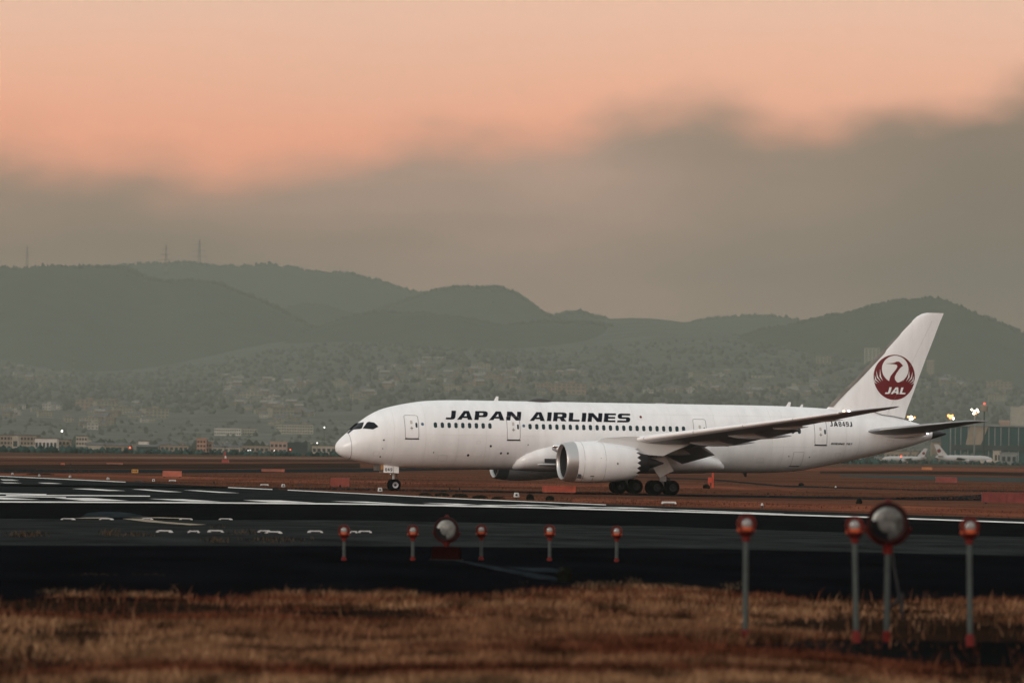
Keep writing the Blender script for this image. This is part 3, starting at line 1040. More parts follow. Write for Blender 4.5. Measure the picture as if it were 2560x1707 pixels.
def canoe(y, s0, s1, z0, z1, r_, parent, sg):
    n, prof = 12, []
    rings_ = []
    for i in range(n + 1):
        t = i / n
        rr = max(.02, r_ * (math.sin(math.pi * t ** .8) ** .7 if 0 < t < 1 else 0))
        c = (s0 + (s1 - s0) * t, sg * y, z0 + (z1 - z0) * t ** 1.3)
        rings_.append([(c[0], c[1] + rr * .62 * math.cos(a), c[2] + rr * math.sin(a)) for a in [2 * math.pi * j / 12 for j in range(12)]])
    return MB().add(*loft(rings_)).build("flap_fairing", mat("fairing_paint", (.50, .51, .52), .4), parent, True)


for sg in (-1, 1):
    wing = MB().add(*loft([sec(sg * w[0], *w[1:]) for w in WING])).build("wing", GREYP, jet, True, angle=50)
    # slats along the leading edge
    nose = [p for p in AIR if p[0] <= .125]
    for y0, y1 in ((8.64, 10.56), (10.6, 14.6), (14.64, 18.6), (18.64, 22.6), (22.64, 26.2)):
        a, b = wing_at(y0), wing_at(y1)
        r0, r1 = sec(sg * y0, *a[1:], pts=nose, off=.018), sec(sg * y1, *b[1:], pts=nose, off=.018)
        n = len(nose)
        f = [(i, i + 1, n + i + 1, n + i) for i in range(n - 1)]
        MB().add(r0 + r1, f).build("slat", SLATM, wing, True, fix=False)
    a, b = wing_at(3.3), wing_at(8.6)
    r0, r1 = sec(sg * 3.3, *a[1:], pts=nose, off=.018), sec(sg * 8.6, *b[1:], pts=nose, off=.018)
    MB().add(r0 + r1, [(i, i + 1, len(nose) + i + 1, len(nose) + i) for i in range(len(nose) - 1)]).build("slat", SLATM, wing, True, fix=False)
    # drooped flaps
    for (ya, sa, za, ca, ang, yb, sb, zb_, cb) in ((3.3, 28.9, 3.55, 1.75, 30, 8.7, 30.2, 4.25, 1.5), (10.2, 30.6, 4.62, 1.5, 14, 19.0, 34.4, 5.95, 1.2)):
        fl = []
        for y, s0, z0, c in ((ya, sa, za, ca), (yb, sb, zb_, cb)):
            fl.append([(p[0], sg * y, p[2]) for p in sec(0, s0, z0, c, 1.0, ang)])
        MB().add(*loft(fl)).build("flap", GREYP, wing, True, angle=40)
    canoe(6.2, 26.6, 32.0, 3.75, 3.80, .34, wing, sg)
    canoe(11.0, 28.3, 34.3, 4.55, 4.64, .33, wing, sg)
    canoe(15.0, 30.4, 36.2, 5.18, 5.25, .31, wing, sg)
    canoe(19.0, 33.0, 36.2, 5.85, 6.02, .17, wing, sg)
    canoe(22.6, 34.9, 38.0, 6.52, 6.64, .13, wing, sg)
    if sg < 0:
        LW = mat("white_lamp", (1, 1, 1), emit=(1.0, .95, .90), estr=25)
        LO = mat("red_lamp", (1, .3, .1), emit=(1.0, .28, .10), estr=18)
        w = wing_at(27.0)
        MB().lathe([(-.08, .01), (-.05, .05), (0, .075), (.05, .05), (.08, .01)], 'x', 12, (w[1] - .10, -27.05, w[2] + .05)).build("wing_tip_lamp", LW, wing, True)
        MB().lathe([(-.09, .01), (-.06, .06), (0, .08), (.06, .06), (.09, .01)], 'x', 12, (w[1] - .40, -26.65, w[2] + .03)).build("wing_tip_lamp", LO, wing, True)

# engines --------------------------------------------------------------------------------
EZ, ES = 2.74, 17.3
FANM = mat("fan_metal", (.012, .012, .014), rough=.5, metal=.3)
LINER = mat("inlet_liner", (.022, .022, .024), rough=.6)


def engine(sg):
    c = (ES, sg * 9.7, EZ)
    NT = 72
    outer = [(1.02, 1.725), (1.6, 1.755), (2.4, 1.765), (3.4, 1.735), (4.4, 1.655), (5.3, 1.545), (6.0, 1.44)]
    b = MB().lathe(outer, 'x', NT, c, close=False)
    # toothed trailing edge
    v, f, n = [], [], NT
    for k, rr in ((0, 1.44), (1, 1.335), (2, 1.30)):
        for j in range(NT):
            t = 2 * math.pi * j / NT
            ph = (j % 4) / 4.0
            tooth = 1 - abs(2 * ph - 1)
            s = (6.0, 6.38 + .34 * tooth, 6.0)[k]
            r2 = rr - (.03 * tooth if k == 1 else 0)
            v.append((c[0] + s, c[1] + r2 * math.cos(t), c[2] + r2 * math.sin(t)))
    for k in range(2):
        for j in range(NT):
            f.append((k * n + j, k * n + (j + 1) % n, (k + 1) * n + (j + 1) % n, (k + 1) * n + j))
    b.add(v, f)
    eng = b.build("engine", WHITE, jet, True, fix=False, angle=60)
    MB().lathe([(.30, 1.34), (.20, 1.36), (.08, 1.42), (0, 1.49), (.04, 1.55), (.15, 1.60), (.4, 1.655), (.75, 1.70), (1.02, 1.728)], 'x', NT, c, close=False).build("inlet_lip", METAL, eng, True, fix=False)
    MB().lathe([(.0952, 1.298), (.95, 1.298), (1.7, 1.34), (2.0, 1.35)], 'x', 48, c, close=False) if 0 else None
    MB().lathe([(.295, 1.341), (.6, 1.315), (.94, 1.302), (1.6, 1.33), (2.1, 1.34)], 'x', 48, c, close=False).build("inlet_duct", LINER, eng, True, fix=False)
    # fan: blades round a spinner
    fan = MB()
    for j in range(18):
        t0 = 2 * math.pi * j / 18
        q = []
        for rr, tw in ((.30, .05), (.7, .12), (1.05, .17), (1.32, .20)):
            for dx, da in ((1.62, -tw), (1.86, tw)):
                t = t0 + da
                q.append((c[0] + dx, c[1] + rr * math.cos(t), c[2] + rr * math.sin(t)))
        fan.add(q, [(2 * i, 2 * i + 1, 2 * i + 3, 2 * i + 2) for i in range(3)])
    fan.build("fan", FANM, eng, True, fix=False)
    MB().lathe([(1.15, .01), (1.25, .14), (1.5, .30), (1.9, .40), (2.0, 1.34)], 'x', 32, c, close=False).build("spinner", BLACK, eng, True, fix=False)
    # core nozzle and plug
    MB().lathe([(5.2, 1.15), (6.2, 1.05), (7.0, .90), (7.75, .74), (7.75, .66), (7.0, .62)], 'x', 36, c, close=False).build("core_nozzle", DARKM, eng, True, fix=False)
    MB().lathe([(7.0, .56), (7.7, .50), (8.4, .34), (9.2, .04)], 'x', 24, c).build("exhaust_plug", DARKM, eng, True)
    MB().lathe([(5.1, 1.05), (5.2, 1.32), (5.21, 1.05)], 'x', 36, c, close=False).build("bypass_duct", BLACK, eng, True, fix=False)
    if sg < 0:
        for s in (1.55, 3.45):
            rr = float(np.interp(s, [p[0] for p in outer], [p[1] for p in outer]))
            MB().tube([(c[0] + s, c[1] + (rr + .002) * math.cos(t), c[2] + (rr + .002) * math.sin(t)) for t in [R(a) for a in range(60, 301, 8)]], .010, 4).build("cowl_seam", SEAM, eng, True)
        # latch marks and a drain on the cowl
        for s, a, w_, h_ in ((2.35, 222, .34, .12), (4.5, 183, .17, .17), (3.0, 168, .07, .07)):
            rr = float(np.interp(s, [p[0] for p in outer], [p[1] for p in outer])) + .006
            sh = tess([rrect(w_, h_, .03, 2, 0, 0)])
            bend("cowl_mark", [sh], lambda x, y, s=s, a=a, rr=rr: (c[0] + s + x, c[1] + rr * math.cos(R(a) - y / rr), c[2] + rr * math.sin(R(a) - y / rr)), SEAM, eng, .05)
        MB().tube([(c[0] + 2.45, c[1] + 1.772 * math.cos(R(t)), c[2] + 1.772 * math.sin(R(t))) for t in range(226, 262, 6)], .012, 4).build("cowl_seam", SEAM, eng, True)
        MB().box((c[0] + 1.05, c[1] - 1.40, c[2] - 1.36), (c[0] + 1.32, c[1] - 1.02, c[2] - .95)).build("cowl_vent", DARKM, eng)
    # pylon
    side = [(20.2, 4.36), (20.9, 4.80), (22.4, 4.92), (24.0, 5.0), (27.5, 4.8), (29.2, 4.55), (28.2, 4.16), (27.2, 3.76), (26.34, 3.36), (25.2, 3.42), (24.1, 3.55), (22.6, 3.9)]
    q = []
    for dy, k in ((-.36, 1), (.36, 1)):
        q += [(s, c[1] + dy * (.25 if s < 20.5 or s > 28.8 else .7 if s < 21.5 else 1), z) for s, z in side]
    n = len(side)
    MB().add(q, [tuple(range(n)), tuple(range(2 * n - 1, n - 1, -1))] + [(i, (i + 1) % n, n + (i + 1) % n, n + i) for i in range(n)]).build("pylon", mat("pylon_paint", (.60, .60, .59), .4), eng)
    return eng


engine(-1)
engine(1)

# tail -------------------------------------------------------------------------------------
SYM = [(1.0, .0), (.85, .022), (.7, .036), (.5, .048), (.35, .051), (.2, .046), (.1, .035), (.04, .022), (.01, .011), (0, 0), (.01, -.011), (.04, -.022), (.1, -.035), (.2, -.046), (.35, -.051), (.5, -.048), (.7, -.036), (.85, -.022)]
FIN = [(6.3, 44.6, 7.6), (7.2, 44.7, 7.75), (7.6, 44.85, 7.7), (7.9, 45.15, 7.50), (8.35, 45.55, 7.28), (9.3, 46.50, 6.70), (10.27, 47.55, 6.0), (12.25, 49.50, 4.80), (14.23, 51.52, 3.58), (15.6, 52.93, 2.70), (16.05, 53.42, 2.42), (16.28, 53.85, 2.08), (16.40, 54.35, 1.62)]


def fin_ring(z, s0, c):
    return [(s0 + a * c, b * c, z) for a, b in SYM]


fin = MB().add(*loft([fin_ring(*q) for q in FIN])).build("tail_fin", WHITE, jet, True, angle=50)


def fin_skin(s, z, off=.012):
    zs = [q[0] for q in FIN]
    s0, c = float(np.interp(z, zs, [q[1] for q in FIN])), float(np.interp(z, zs, [q[2] for q in FIN]))
    a = min(max((s - s0) / c, 0), 1)
    up = SYM[:10][::-1]
    return (s, -(float(np.interp(a, [p[0] for p in up], [p[1] for p in up])) * c + off), z)


# bare metal leading edge, wrapped round
le = MB()
lp = [p for p in SYM if p[0] <= .05]
lev = []
for z, s0, c in FIN[3:10]:
    lev.append([(s0 + a * 4.0 - .015, b * c * 1.06, z) for a, b in [(.10, .030), (.04, .021), (.01, .011), (0, 0), (.01, -.011), (.04, -.021), (.10, -.030)]])
n = 7
for i in range(len(lev) - 1):
    le.add(lev[i] + lev[i + 1], [(j, j + 1, n + j + 1, n + j) for j in range(n - 1)])
le.build("leading_edge", mat("worn_leading_edge", (.17, .155, .135), rough=.55, metal=.2, var=.3, vscale=.6), fin, True, fix=False)
bend("rudder_seam", [([(s - .012, z), (s + .012, z), (s2 + .012, z2), (s2 - .012, z2)], [(0, 1, 2), (0, 2, 3)]) for s, z, s2, z2 in ((54.85, 15.7, 50.6, 7.3),)], lambda x, z: fin_skin(x, z, .012), mat("rudder_seam", (.50, .48, .46), .6), fin, .3)
MB().tube([(49.2, -.42, 7.55), (50.1, -.36, 7.28), (51.2, -.30, 7.16), (52.4, -.02, 6.95)], .035, 5).build("rudder_gap", SEAM, fin, True)

# the emblem: red disc, pale throat, crane's head and neck, wing slits and three letters
LC, LR = (51.28, 10.62), 2.0
E = lambda pts: [(LC[0] + x * LR, LC[1] + y * LR) for x, y in pts]
circ = lambda cx, cy, rx, ry, n=48: [(cx + rx * math.cos(2 * math.pi * k / n), cy + ry * math.sin(2 * math.pi * k / n)) for k in range(n)]


def fin_patch(name, contours, m, off):
    return bend(name, [tess([E(c) for c in contours])], lambda x, z: fin_skin(x, z, off), m, emblem, .25, .2)


emblem = bend("emblem_disc", [tess([E(circ(0, 0, 1, 1, 64))])], lambda x, z: fin_skin(x, z, .012), RED, fin, .25, .2)
fin_patch("emblem_throat", [circ(.03, .36, .64, .60, 48)], EWHITE, .024)
fin_patch("emblem_body", [[(-.40, -.14), (-.28, -.26), (-.25, -.10), (-.20, .05), (-.06, .22), (.06, .36), (.12, .47), (.10, .55), (0, .575), (-.20, .59), (-.45, .60), (-.10, .635), (0, .66), (.08, .70), (.20, .70), (.30, .62), (.40, .52), (.28, .44),
                           (.20, .34), (.08, .18), (.0, .02), (.02, -.10), (.10, -.20), (.24, -.25), (.40, -.20), (.52, -.08), (.60, -.24), (.40, -.50), (-.30, -.50)]], RED, .036)
for sx in (-1, 1):
    for k, (x0, y0, x1, y1, w_) in enumerate(((.70, .34, .56, -.18, .045), (.88, .28, .64, -.22, .04), (.96, .10, .72, -.26, .035), (.98, -.06, .80, -.30, .03))):
        if sx > 0: x0, x1 = x0, x1
        mx, my = (x0 + x1) / 2 + .05, (y0 + y1) / 2 - .06
        fin_patch("emblem_slit", [[(sx * x0, y0), (sx * (mx + w_), my), (sx * x1, y1), (sx * (mx - w_ * .4), my + .02)]], EWHITE, .036)
bend("emblem_lettering", text_shapes("JAL", LC[0] - .46 * LR, LC[0] + .62 * LR, LC[1] - .74 * LR, .30 * LR, .30, .12), lambda x, z: fin_skin(x, z, .048), EWHITE, emblem, .15, .2)

STAB = [(0, 46.6, 5.55, 7.2, .9, 0), (1.4, 47.55, 5.68, 6.3, .9, 0), (3, 48.85, 5.92, 5.35, .85, 0), (6, 51.25, 6.33, 3.85, .8, 0), (8.6, 53.35, 6.65, 2.55, .75, 0), (9.5, 54.3, 6.76, 1.9, .7, 0), (9.95, 55.2, 6.82, 1.2, .7, 0)]
for sg in (-1, 1):
    stb = MB().add(*loft([sec(sg * w[0], *w[1:]) for w in STAB])).build("tailplane", GREYP, jet, True, angle=50)
    MB().add(*loft([[(s, sg * 1.75 + r_ * math.cos(a) * .6, 5.62 + r_ * math.sin(a)) for a in [2 * math.pi * j / 14 for j in range(14)]] for s, r_ in ((47.2, .03), (47.5, .20), (48.2, .32), (49.5, .38), (51.5, .34), (53.2, .2), (54.0, .03))])).build("root_fairing", WHITE, stb, True)
    nose2 = [p for p in AIR if p[0] <= .07]
    a, b = STAB[2], STAB[4]
    r0, r1 = sec(sg * a[0], *a[1:], pts=nose2, off=.012), sec(sg * b[0], *b[1:], pts=nose2, off=.012)
    MB().add(r0 + r1, [(i, i + 1, len(nose2) + i + 1, len(nose2) + i) for i in range(len(nose2) - 1)]).build("leading_edge", METAL, stb, True, fix=False)
MB().lathe([(-.1, .01), (-.07, .08), (0, .11), (.07, .08), (.1, .01)], 'x', 12, (54.15, -.93, 5.72)).build("tail_lamp", LW, jet, True)

# antennas, dome, mast -----------------------------------------------------------------------
MB().add(*loft([[(17.2 + t * 2.4, .55 * math.sin(math.pi * (t * .96 + .02)) ** .7 * math.cos(a), 7.86 + .36 * (math.sin(math.pi * (t * .96 + .02)) ** .8) * max(math.sin(a), -.1)) for a in [2 * math.pi * j / 16 for j in range(16)]] for t in [i / 12 for i in range(13)]])).build("satellite_dome", mat("dome_grey", (.05, .047, .043), .6), fuselage, True)


def blade(s, z, l, h, rake, parent, m=WHITE, name="antenna"):
    v = []
    for k, (ds, dz, th) in enumerate(((0, 0, .05), (rake, h, .03))):
        ll = l * (1 if k == 0 else .5)
        v += [(s + ds, -th, z + dz), (s + ds + ll, 0, z + dz), (s + ds, th, z + dz)]
    return MB().add(v, [(0, 1, 2), (5, 4, 3), (0, 3, 4, 1), (1, 4, 5, 2), (2, 5, 3, 0)]).build(name, m, parent)


blade(14.2, 7.88, .40, .42, .22, fuselage)
blade(11.75, 7.88, .14, .10, .03, fuselage)
blade(41.15, 7.84, .42, .42, .26, fuselage)
blade(42.45, 7.80, .30, .28, .18, fuselage)
blade(37.2, 2.0, .40, -.38, .20, fuselage, DARKM, "drain_mast")
MB().add(*loft([[(28.9 + t * 1.2, .25 * math.cos(a), 7.9 + .05 * math.sin(math.pi * t) * (1 + math.sin(a))) for a in [2 * math.pi * j / 10 for j in range(10)]] for t in (0, .2, .8, 1)])).build("antenna_fairing", WHITE, fuselage, True)

# landing gear ---------------------------------------------------------------------------------
RIM = mat("wheel_rim", (.40, .40, .42), rough=.4, metal=.5)
RIMD = mat("dark_wheel_rim", (.016, .016, .019), rough=.7)  # near-black rims for the main wheels


def wheel(s, y, rad, w, parent, rm):
    t = MB().lathe([(-.5 * w, rad * .52), (-.5 * w, rad * .80), (-.40 * w, rad * .95), (-.2 * w, rad), (.2 * w, rad), (.40 * w, rad * .95), (.5 * w, rad * .80), (.5 * w, rad * .52)], 'y', 32, (s, y, rad), close=False).build("wheel", TYRE, parent, True, angle=40)
    MB().lathe([(-.34 * w, rad * .2), (-.42 * w, rad * .46), (-.46 * w, rad * .53), (.46 * w, rad * .53), (.42 * w, rad * .46), (.34 * w, rad * .2)], 'y', 24, (s, y, rad)).build("rim", rm, t, True, angle=30)
    MB().lathe([(-.40 * w, rad * .22), (.40 * w, rad * .22)], 'y', 14, (s, y, rad)).build("hub", DARKM, t, True)


ng = MB().tube([(5.3, 0, .52), (5.25, 0, 1.2), (5.15, 0, 2.4)], [.08, .11, .15], 12).build("nose_gear", STRUT, jet, True)
MB().tube([(5.35, 0, 1.0), (5.62, 0, .85), (5.55, 0, 1.3), (5.5, 0, 1.8)], .05, 6).build("torque_link", DARKM, ng, True)
MB().tube([(5.2, 0, 1.55), (4.4, 0, 2.35)], .07, 8).build("drag_brace", STRUT, ng, True)
MB().tube([(5.3, -.42, .52), (5.3, .42, .52)], .06, 8).build("axle", STRUT, ng, True)
MB().lathe([(-.08, .03), (-.05, .10), (0, .11)], 'x', 12, (4.95, -.16, 1.42)).build("taxi_light", CHROME, ng, True)
for y in (-.32, .32):
    wheel(5.3, y, .52, .34, ng, RIM)
for sg in (-1, 1):
    for s0, s1, z0 in ((4.18, 5.03, 1.56), (5.07, 5.55, 1.54)):
        d = MB()
        d.add([(s0, sg * .62, z0 + .02), (s1, sg * .62, z0), (s1, sg * .56, 2.26), (s0, sg * .56, 2.30), (s0, sg * .58, z0 + .02), (s1, sg * .58, z0), (s1, sg * .52, 2.26), (s0, sg * .52, 2.30)],
              [(0, 1, 2, 3), (7, 6, 5, 4), (0, 4, 5, 1), (1, 5, 6, 2), (2, 6, 7, 3), (3, 7, 4, 0)])
        dd = d.build("nose_gear_door", WHITE, ng)
        if sg < 0 and s0 < 5:
            bend("gear_lettering", text_shapes("849", 4.32, 4.96, 1.70, .27, 0, .22), lambda x, z: (x, -.628 + (z - 1.56) / .7 * .06, z), NAVY, dd, 0)
MB().box((3.62, -.55, 1.75), (3.95, .55, 2.26)).build("gear_bay_door", mat("dark_bay_paint", (.10, .09, .08), .6), ng)  # dark brown-grey bay door
MB().box((3.95, -.60, 1.80), (4.14, -.5, 2.24)).build("warning_flag", mat("warning_orange", (.45, .20, .05), .6), ng)
for sg in (-1, 1):
    y = sg * 4.9
    g = MB().tube([(28.05, y, .70), (28.0, y, 1.6), (27.7, y * .98, 3.6)], [.17, .22, .26], 14).build("main_gear", STRUT, jet, True)
    MB().tube([(27.15, y, .66), (28.05, y, .72), (28.95, y, .66)], .14, 10).build("truck_beam", DARKM, g, True)
    MB().tube([(28.15, y, 1.1), (28.6, y, 1.35), (28.3, y, 1.9)], .07, 8).build("torque_link", DARKM, g, True)
    MB().tube([(28.0, y, 1.5), (28.3, y * .55, 2.6)], .10, 8).build("side_brace", DARKM, g, True)
    MB().tube([(28.3, y, 1.55), (28.75, y, 1.35), (28.95, y, .95)], .04, 6).build("hydraulic_line", DARKM, g, True)
    for s in (27.32, 28.78):
        MB().tube([(s, y - .70, .635), (s, y + .70, .635)], .09, 8).build("axle", DARKM, g, True)
        for dy in (-.56, .56):
            wheel(s, y + dy, .635, .50, g, RIMD)
    q = [(26.55, 3.05), (28.05, 3.30), (28.85, 2.06), (28.5, 1.95), (27.62, 1.50), (27.35, 1.75), (26.85, 2.48)]
    n = len(q)
    v = [(s, sg * (5.62 + (z - 1.5) * .05), z) for s, z in q] + [(s, sg * (5.56 + (z - 1.5) * .05), z) for s, z in q]
    MB().add(v, [tuple(range(n)), tuple(range(2 * n - 1, n - 1, -1))] + [(i, (i + 1) % n, n + (i + 1) % n, n + i) for i in range(n)]).build("main_gear_door", WHITE, g)
    MB().box((28.0 - .28, sg * 5.3 - .04, 1.15), (28.0 + .28, sg * 5.3 + .04, 1.62)).build("strut_door", STRUT, g)

# ------------------------------------------------------------------ approach lights in the foreground
ORANGE = mat("fixture_orange", (.38, .066, .020), rough=.6, spec=.12, var=.25, vscale=9)
DRED = mat("fixture_dark_red", (.075, .009, .007), rough=.6, spec=.1, var=.3, vscale=9)
GALV = mat("galvanised_pole", (.050, .060, .056), rough=.65, metal=.1, spec=.2, var=.2, vscale=6)
REDBASE = mat("red_coupling", (.11, .010, .008), rough=.6, spec=.1, var=.2, vscale=9)
REFL = mat("lamp_reflector", (.72, .70, .68), rough=.22, metal=1.0)
LENSG = mat("lamp_lens", (.22, .21, .20), rough=.15, spec=.6, coat=.4)
BODY = mat("lamp_body_black", (.006, .006, .007), rough=.7, spec=.1)
COVER = mat("lamp_cover_glass", (.10, .105, .10), rough=.36, metal=.4, var=.85, vscale=4.0, spec=.5)
RIMB = mat("lamp_rim_dark", (.020, .005, .004), rough=.7, spec=.1)
CABLE = mat("black_cable", (.008, .008, .009), rough=.7)


FIXB = mat("dark_plate", (.012, .013, .013), .8, spec=.05)


def approach_light(px, pytop, pybase, name, label, group, turn, lean):
    base = at(px, pybase)
    k = 1.0
    h = (pybase - pytop) / (FOC / base.y)           # total height in metres
    r_ = empty(name, base, turn)
    r_.rotation_euler = (0, lean, turn)
    tag(r_, label, "runway light", group)
    zc = h - .145                                    # lens centre
    zp = h - .42
    hb = .18 if h > 1.3 else .09
    MB().lathe([(0, .055), (.0, .062), (hb - .02, .062), (hb, .045), (hb + .02, .045)], 'z', 16).build("frangible_coupling", REDBASE, r_, True, angle=40)
    MB().lathe([(hb, .040), (zp + .02, .040)], 'z', 16).build("pole", GALV, r_, True, angle=40)
    MB().lathe([(zp + .01, .046), (zp + .03, .056), (zp + .07, .060), (zp + .09, .05)], 'z', 16).build("collar", REDBASE, r_, True, angle=40)
    MB().lathe([(zp + .08, .055), (zp + .10, .09), (zp + .16, .135), (zp + .175, .13)], 'z', 20).build("cup", DRED, r_, True, angle=40)
    # hood: flared skirt below, round shell round the lens
    sk = MB().lathe([(zp + .155, .130), (zp + .17, .136), (zp + .215, .126), (zp + .27, .105), (zp + .34, .08)], 'z', 24).build("skirt", ORANGE, r_, True, angle=40)
    sk.scale = (1, .85, 1)
    shell = MB().lathe([(.13, .02), (.12, .07), (.06, .115), (0, .135), (-.05, .140), (-.085, .140), (-.09, .128), (-.085, .108), (-.06, .100)], 'y', 28, (0, 0, zc), close=False).build("hood", ORANGE, r_, True, angle=45)
    rim = MB().lathe([(-.083, .141), (-.097, .138), (-.102, .120), (-.095, .100), (-.07, .096)], 'y', 28, (0, 0, zc), close=False).build("rim", DRED, r_, True, angle=60)
    MB().lathe([(.02, .012), (.0, .05), (-.04, .085), (-.07, .099)], 'y', 24, (0, 0, zc), close=False).build("reflector", REFL, r_, True)
    MB().lathe([(-.112, .004), (-.108, .035), (-.098, .064), (-.082, .080), (-.06, .07)], 'y', 20, (0, 0, zc)).build("lens", LENSG, r_, True)
    return r_


def strobe(px, pytop, pybase, label, turn, stand):
    base = at(px, pybase)
    h = (pybase - pytop) / (FOC / base.y)
    r_ = empty("strobe_light", base, turn)
    tag(r_, label, "runway light", "flashing approach lights")
    R_ = .285
    zc = h - R_ - .03
    if stand:
        MB().lathe([(0, .060), (.17, .060), (.19, .04)], 'z', 16).build("frangible_coupling", REDBASE, r_, True, angle=40)
        MB().lathe([(.18, .043), (zc - R_ - .10, .043)], 'z', 16).build("pole", GALV, r_, True, angle=40)
        MB().lathe([(zc - R_ - .18, .07), (zc - R_ - .06, .075), (zc - R_ - .03, .10), (zc - R_ + .0, .10)], 'z', 16).build("collar", REDBASE, r_, True, angle=40)
    else:
        MB().box((-.40, -.25, 0), (.40, .25, .05), 0).build("base_plate", FIXB, r_)
        MB().box((-.36, -.20, .05), (.36, .20, .36), 0, .9).build("control_box", mat("dark_red_box", (.010, .0025, .0025), .8, spec=0, var=.3, vscale=5), r_)
        MB().lathe([(.36, .05), (zc - R_ - .10, .045)], 'z', 14).build("pole", GALV, r_, True, angle=40)
        MB().lathe([(zc - R_ - .14, .06), (zc - R_ - .05, .10), (zc - R_, .10)], 'z', 16).build("collar", DRED, r_, True, angle=40)
    MB().tube([(math.cos(a) * (R_ + .055), 0, zc + math.sin(a) * (R_ + .045)) for a in [R(t) for t in range(188, 354, 9)]], .022, 8).build("yoke", DRED, r_, True)
    MB().lathe([(.30, .02), (.29, .12), (.20, .20), (.08, R_ - .02), (-.02, R_), (-.10, R_ + .012)], 'y', 36, (0, 0, zc), close=False).build("lamp_body", BODY, r_, True, angle=45)
    MB().lathe([(-.06, R_ + .012), (-.06, R_ + .030), (-.12, R_ + .028), (-.135, R_ + .005), (-.12, R_ - .035), (-.09, R_ - .04)], 'y', 36, (0, 0, zc), close=False).build("rim", RIMB, r_, True, angle=60)
    MB().lathe([(.10, .03), (.07, .10), (.02, .17), (-.05, .225), (-.095, R_ - .036)], 'y', 32, (0, 0, zc), close=False).build("reflector", REFL, r_, True)
    MB().lathe([(-.07, .005), (-.065, .035), (-.03, .06), (.08, .05)], 'y', 16, (0, 0, zc), close=False).build("flash_tube", BODY, r_, True)
    MB().lathe([(-.112, .004), (-.1115, .06), (-.109, .13), (-.105, .19), (-.099, .235), (-.09, R_ - .036)], 'y', 32, (0, 0, zc), close=False).build("glass_cover", COVER, r_, True)
    # dark crescent sheet imitating shade low on the glass, and a latch on top
    MB().lathe([(zc + R_ + .01, .055), (zc + R_ + .05, .05), (zc + R_ + .075, .02)], 'z', 12).build("latch", DRED, r_, True)
    MB().add([(math.cos(a) * rr, yy, zc + math.sin(a) * rr) for rr, yy in ((R_ - .03, -.125), (R_ - .135, -.122)) for a in [R(t) for t in range(172, 277, 10)]],
             [(i, i + 1, 11 + i + 1, 11 + i) for i in range(10)]).build("shade_crescent", BODY, r_, True, fix=False)
    if stand:
        pts = [(.05, .02, zc - R_ + .02), (.09, .03, zc - R_ - .35), (.18, .02, zc - R_ - .8), (.24, 0, zc - R_ - 1.15), (.22, -.02, .75), (.12, -.02, .60), (.045, 0, .54)]
        sm = []
        for i in range(len(pts) - 1):
            for t in (0, .33, .66):
                a, b = Vector(pts[i]), Vector(pts[i + 1])
                sm.append(a.lerp(b, t))
        MB().tube(sm + [pts[-1]], .018, 8).build("cable", CABLE, r_, True)
    return r_


U = 1.08844
for px, t, b, lab, tn, ln in ((1711, 1180, 1476, "tall orange runway light on a grey pole, leftmost of the tall ones", -.10, -.004), (1967, 1184, 1478, "tall orange runway light on a grey pole beside the big tall lamp", .05, -.03), (2228, 1186, 1486, "tall orange runway light on a grey pole nearest the picture's right edge", -.08, -.02)):
    approach_light(px * U, t * U, b * U, "approach_light", lab, "tall orange approach lights", -tn, ln)
strobe(2036 * U, 1152 * U, 1476 * U, "big round lamp on a tall pole with a black cable hanging beside it", -.12, True)
for px, t, b, lab in ((790, 1204, 1288, "short orange runway light below the airliner's nose, first of its row"), (948, 1204, 1288, "short orange runway light just before the big low lamp"), (1105, 1203, 1287, "short orange runway light just after the big low lamp"),
                      (1262, 1204, 1289, "short orange runway light second from the row's far right end"), (1416, 1206, 1291, "short orange runway light at the row's far right end")):
    approach_light(px * U, t * U, b * U, "approach_light", lab, "short orange approach lights", random.uniform(-.15, .05), random.uniform(-.01, .01))
strobe(1025 * U, 1186 * U, 1288 * U, "big round lamp low above a dark red box among the short lights", -.16, False)

# flat white light fixtures let into the grey strip
WHITEF = mat("fixture_white", (.46, .45, .43), rough=.5, var=.2, vscale=3)
FIXD = mat("fixture_dark", (.02, .02, .022), rough=.7)


def inset_light(px, py, wpx, label, turn=0.0, group="low white lights let into the grey strip"):
    b = at(px, py)
    w = wpx / (FOC / b.y)
    r_ = empty("inset_light", b, turn)
    tag(r_, label, "runway light", group)
    m = MB()
    n = 14
    for i in range(2):
        pass
    prof = [(-.5, .01), (-.44, .055), (-.34, .085), (.34, .085), (.44, .055), (.5, .01)]
    v = [(x * w, y * w, z) for y in (-.35, .35) for x, z in prof]
    k = len(prof)
    m.add(v, [tuple(range(k)), tuple(range(2 * k - 1, k - 1, -1))] + [(i, i + 1, k + i + 1, k + i) for i in range(k - 1)])
    m.build("cover", WHITEF, r_)
    MB().box((-.30 * w, -.365 * w, .02), (.30 * w, -.352 * w, .06)).build("lens_slot", FIXD, r_)
    return r_


row1 = [(170, 1299.6, 36, "first of the far row"), (266, 1299.6, 36, "second of the far row"), (368, 1299.4, 30, "third of the far row beside the faded stripe"), (465, 1299.6, 36, "fourth of the far row"), (564, 1299.6, 34, "last of the far row")]
row2 = [(411, 1331.5, 42, "leftmost of the near row"), (484, 1332.5, 32, "second of the near row"), (539, 1331.2, 42, "third of the near row"), (661, 1331.6, 36, "fourth of the near row"), (684, 1334.0, 44, "overlapping the fourth of the near row"),
        (788, 1332.2, 40, "just left of the first short orange light"), (884, 1333.2, 18, "touching the first short orange light"), (912, 1332.4, 36, "just right of the first short orange light")]
for x, y, w, l in row1 + row2:
    inset_light(x, y, w, "low white ground light, " + l, random.uniform(-.1, .1))

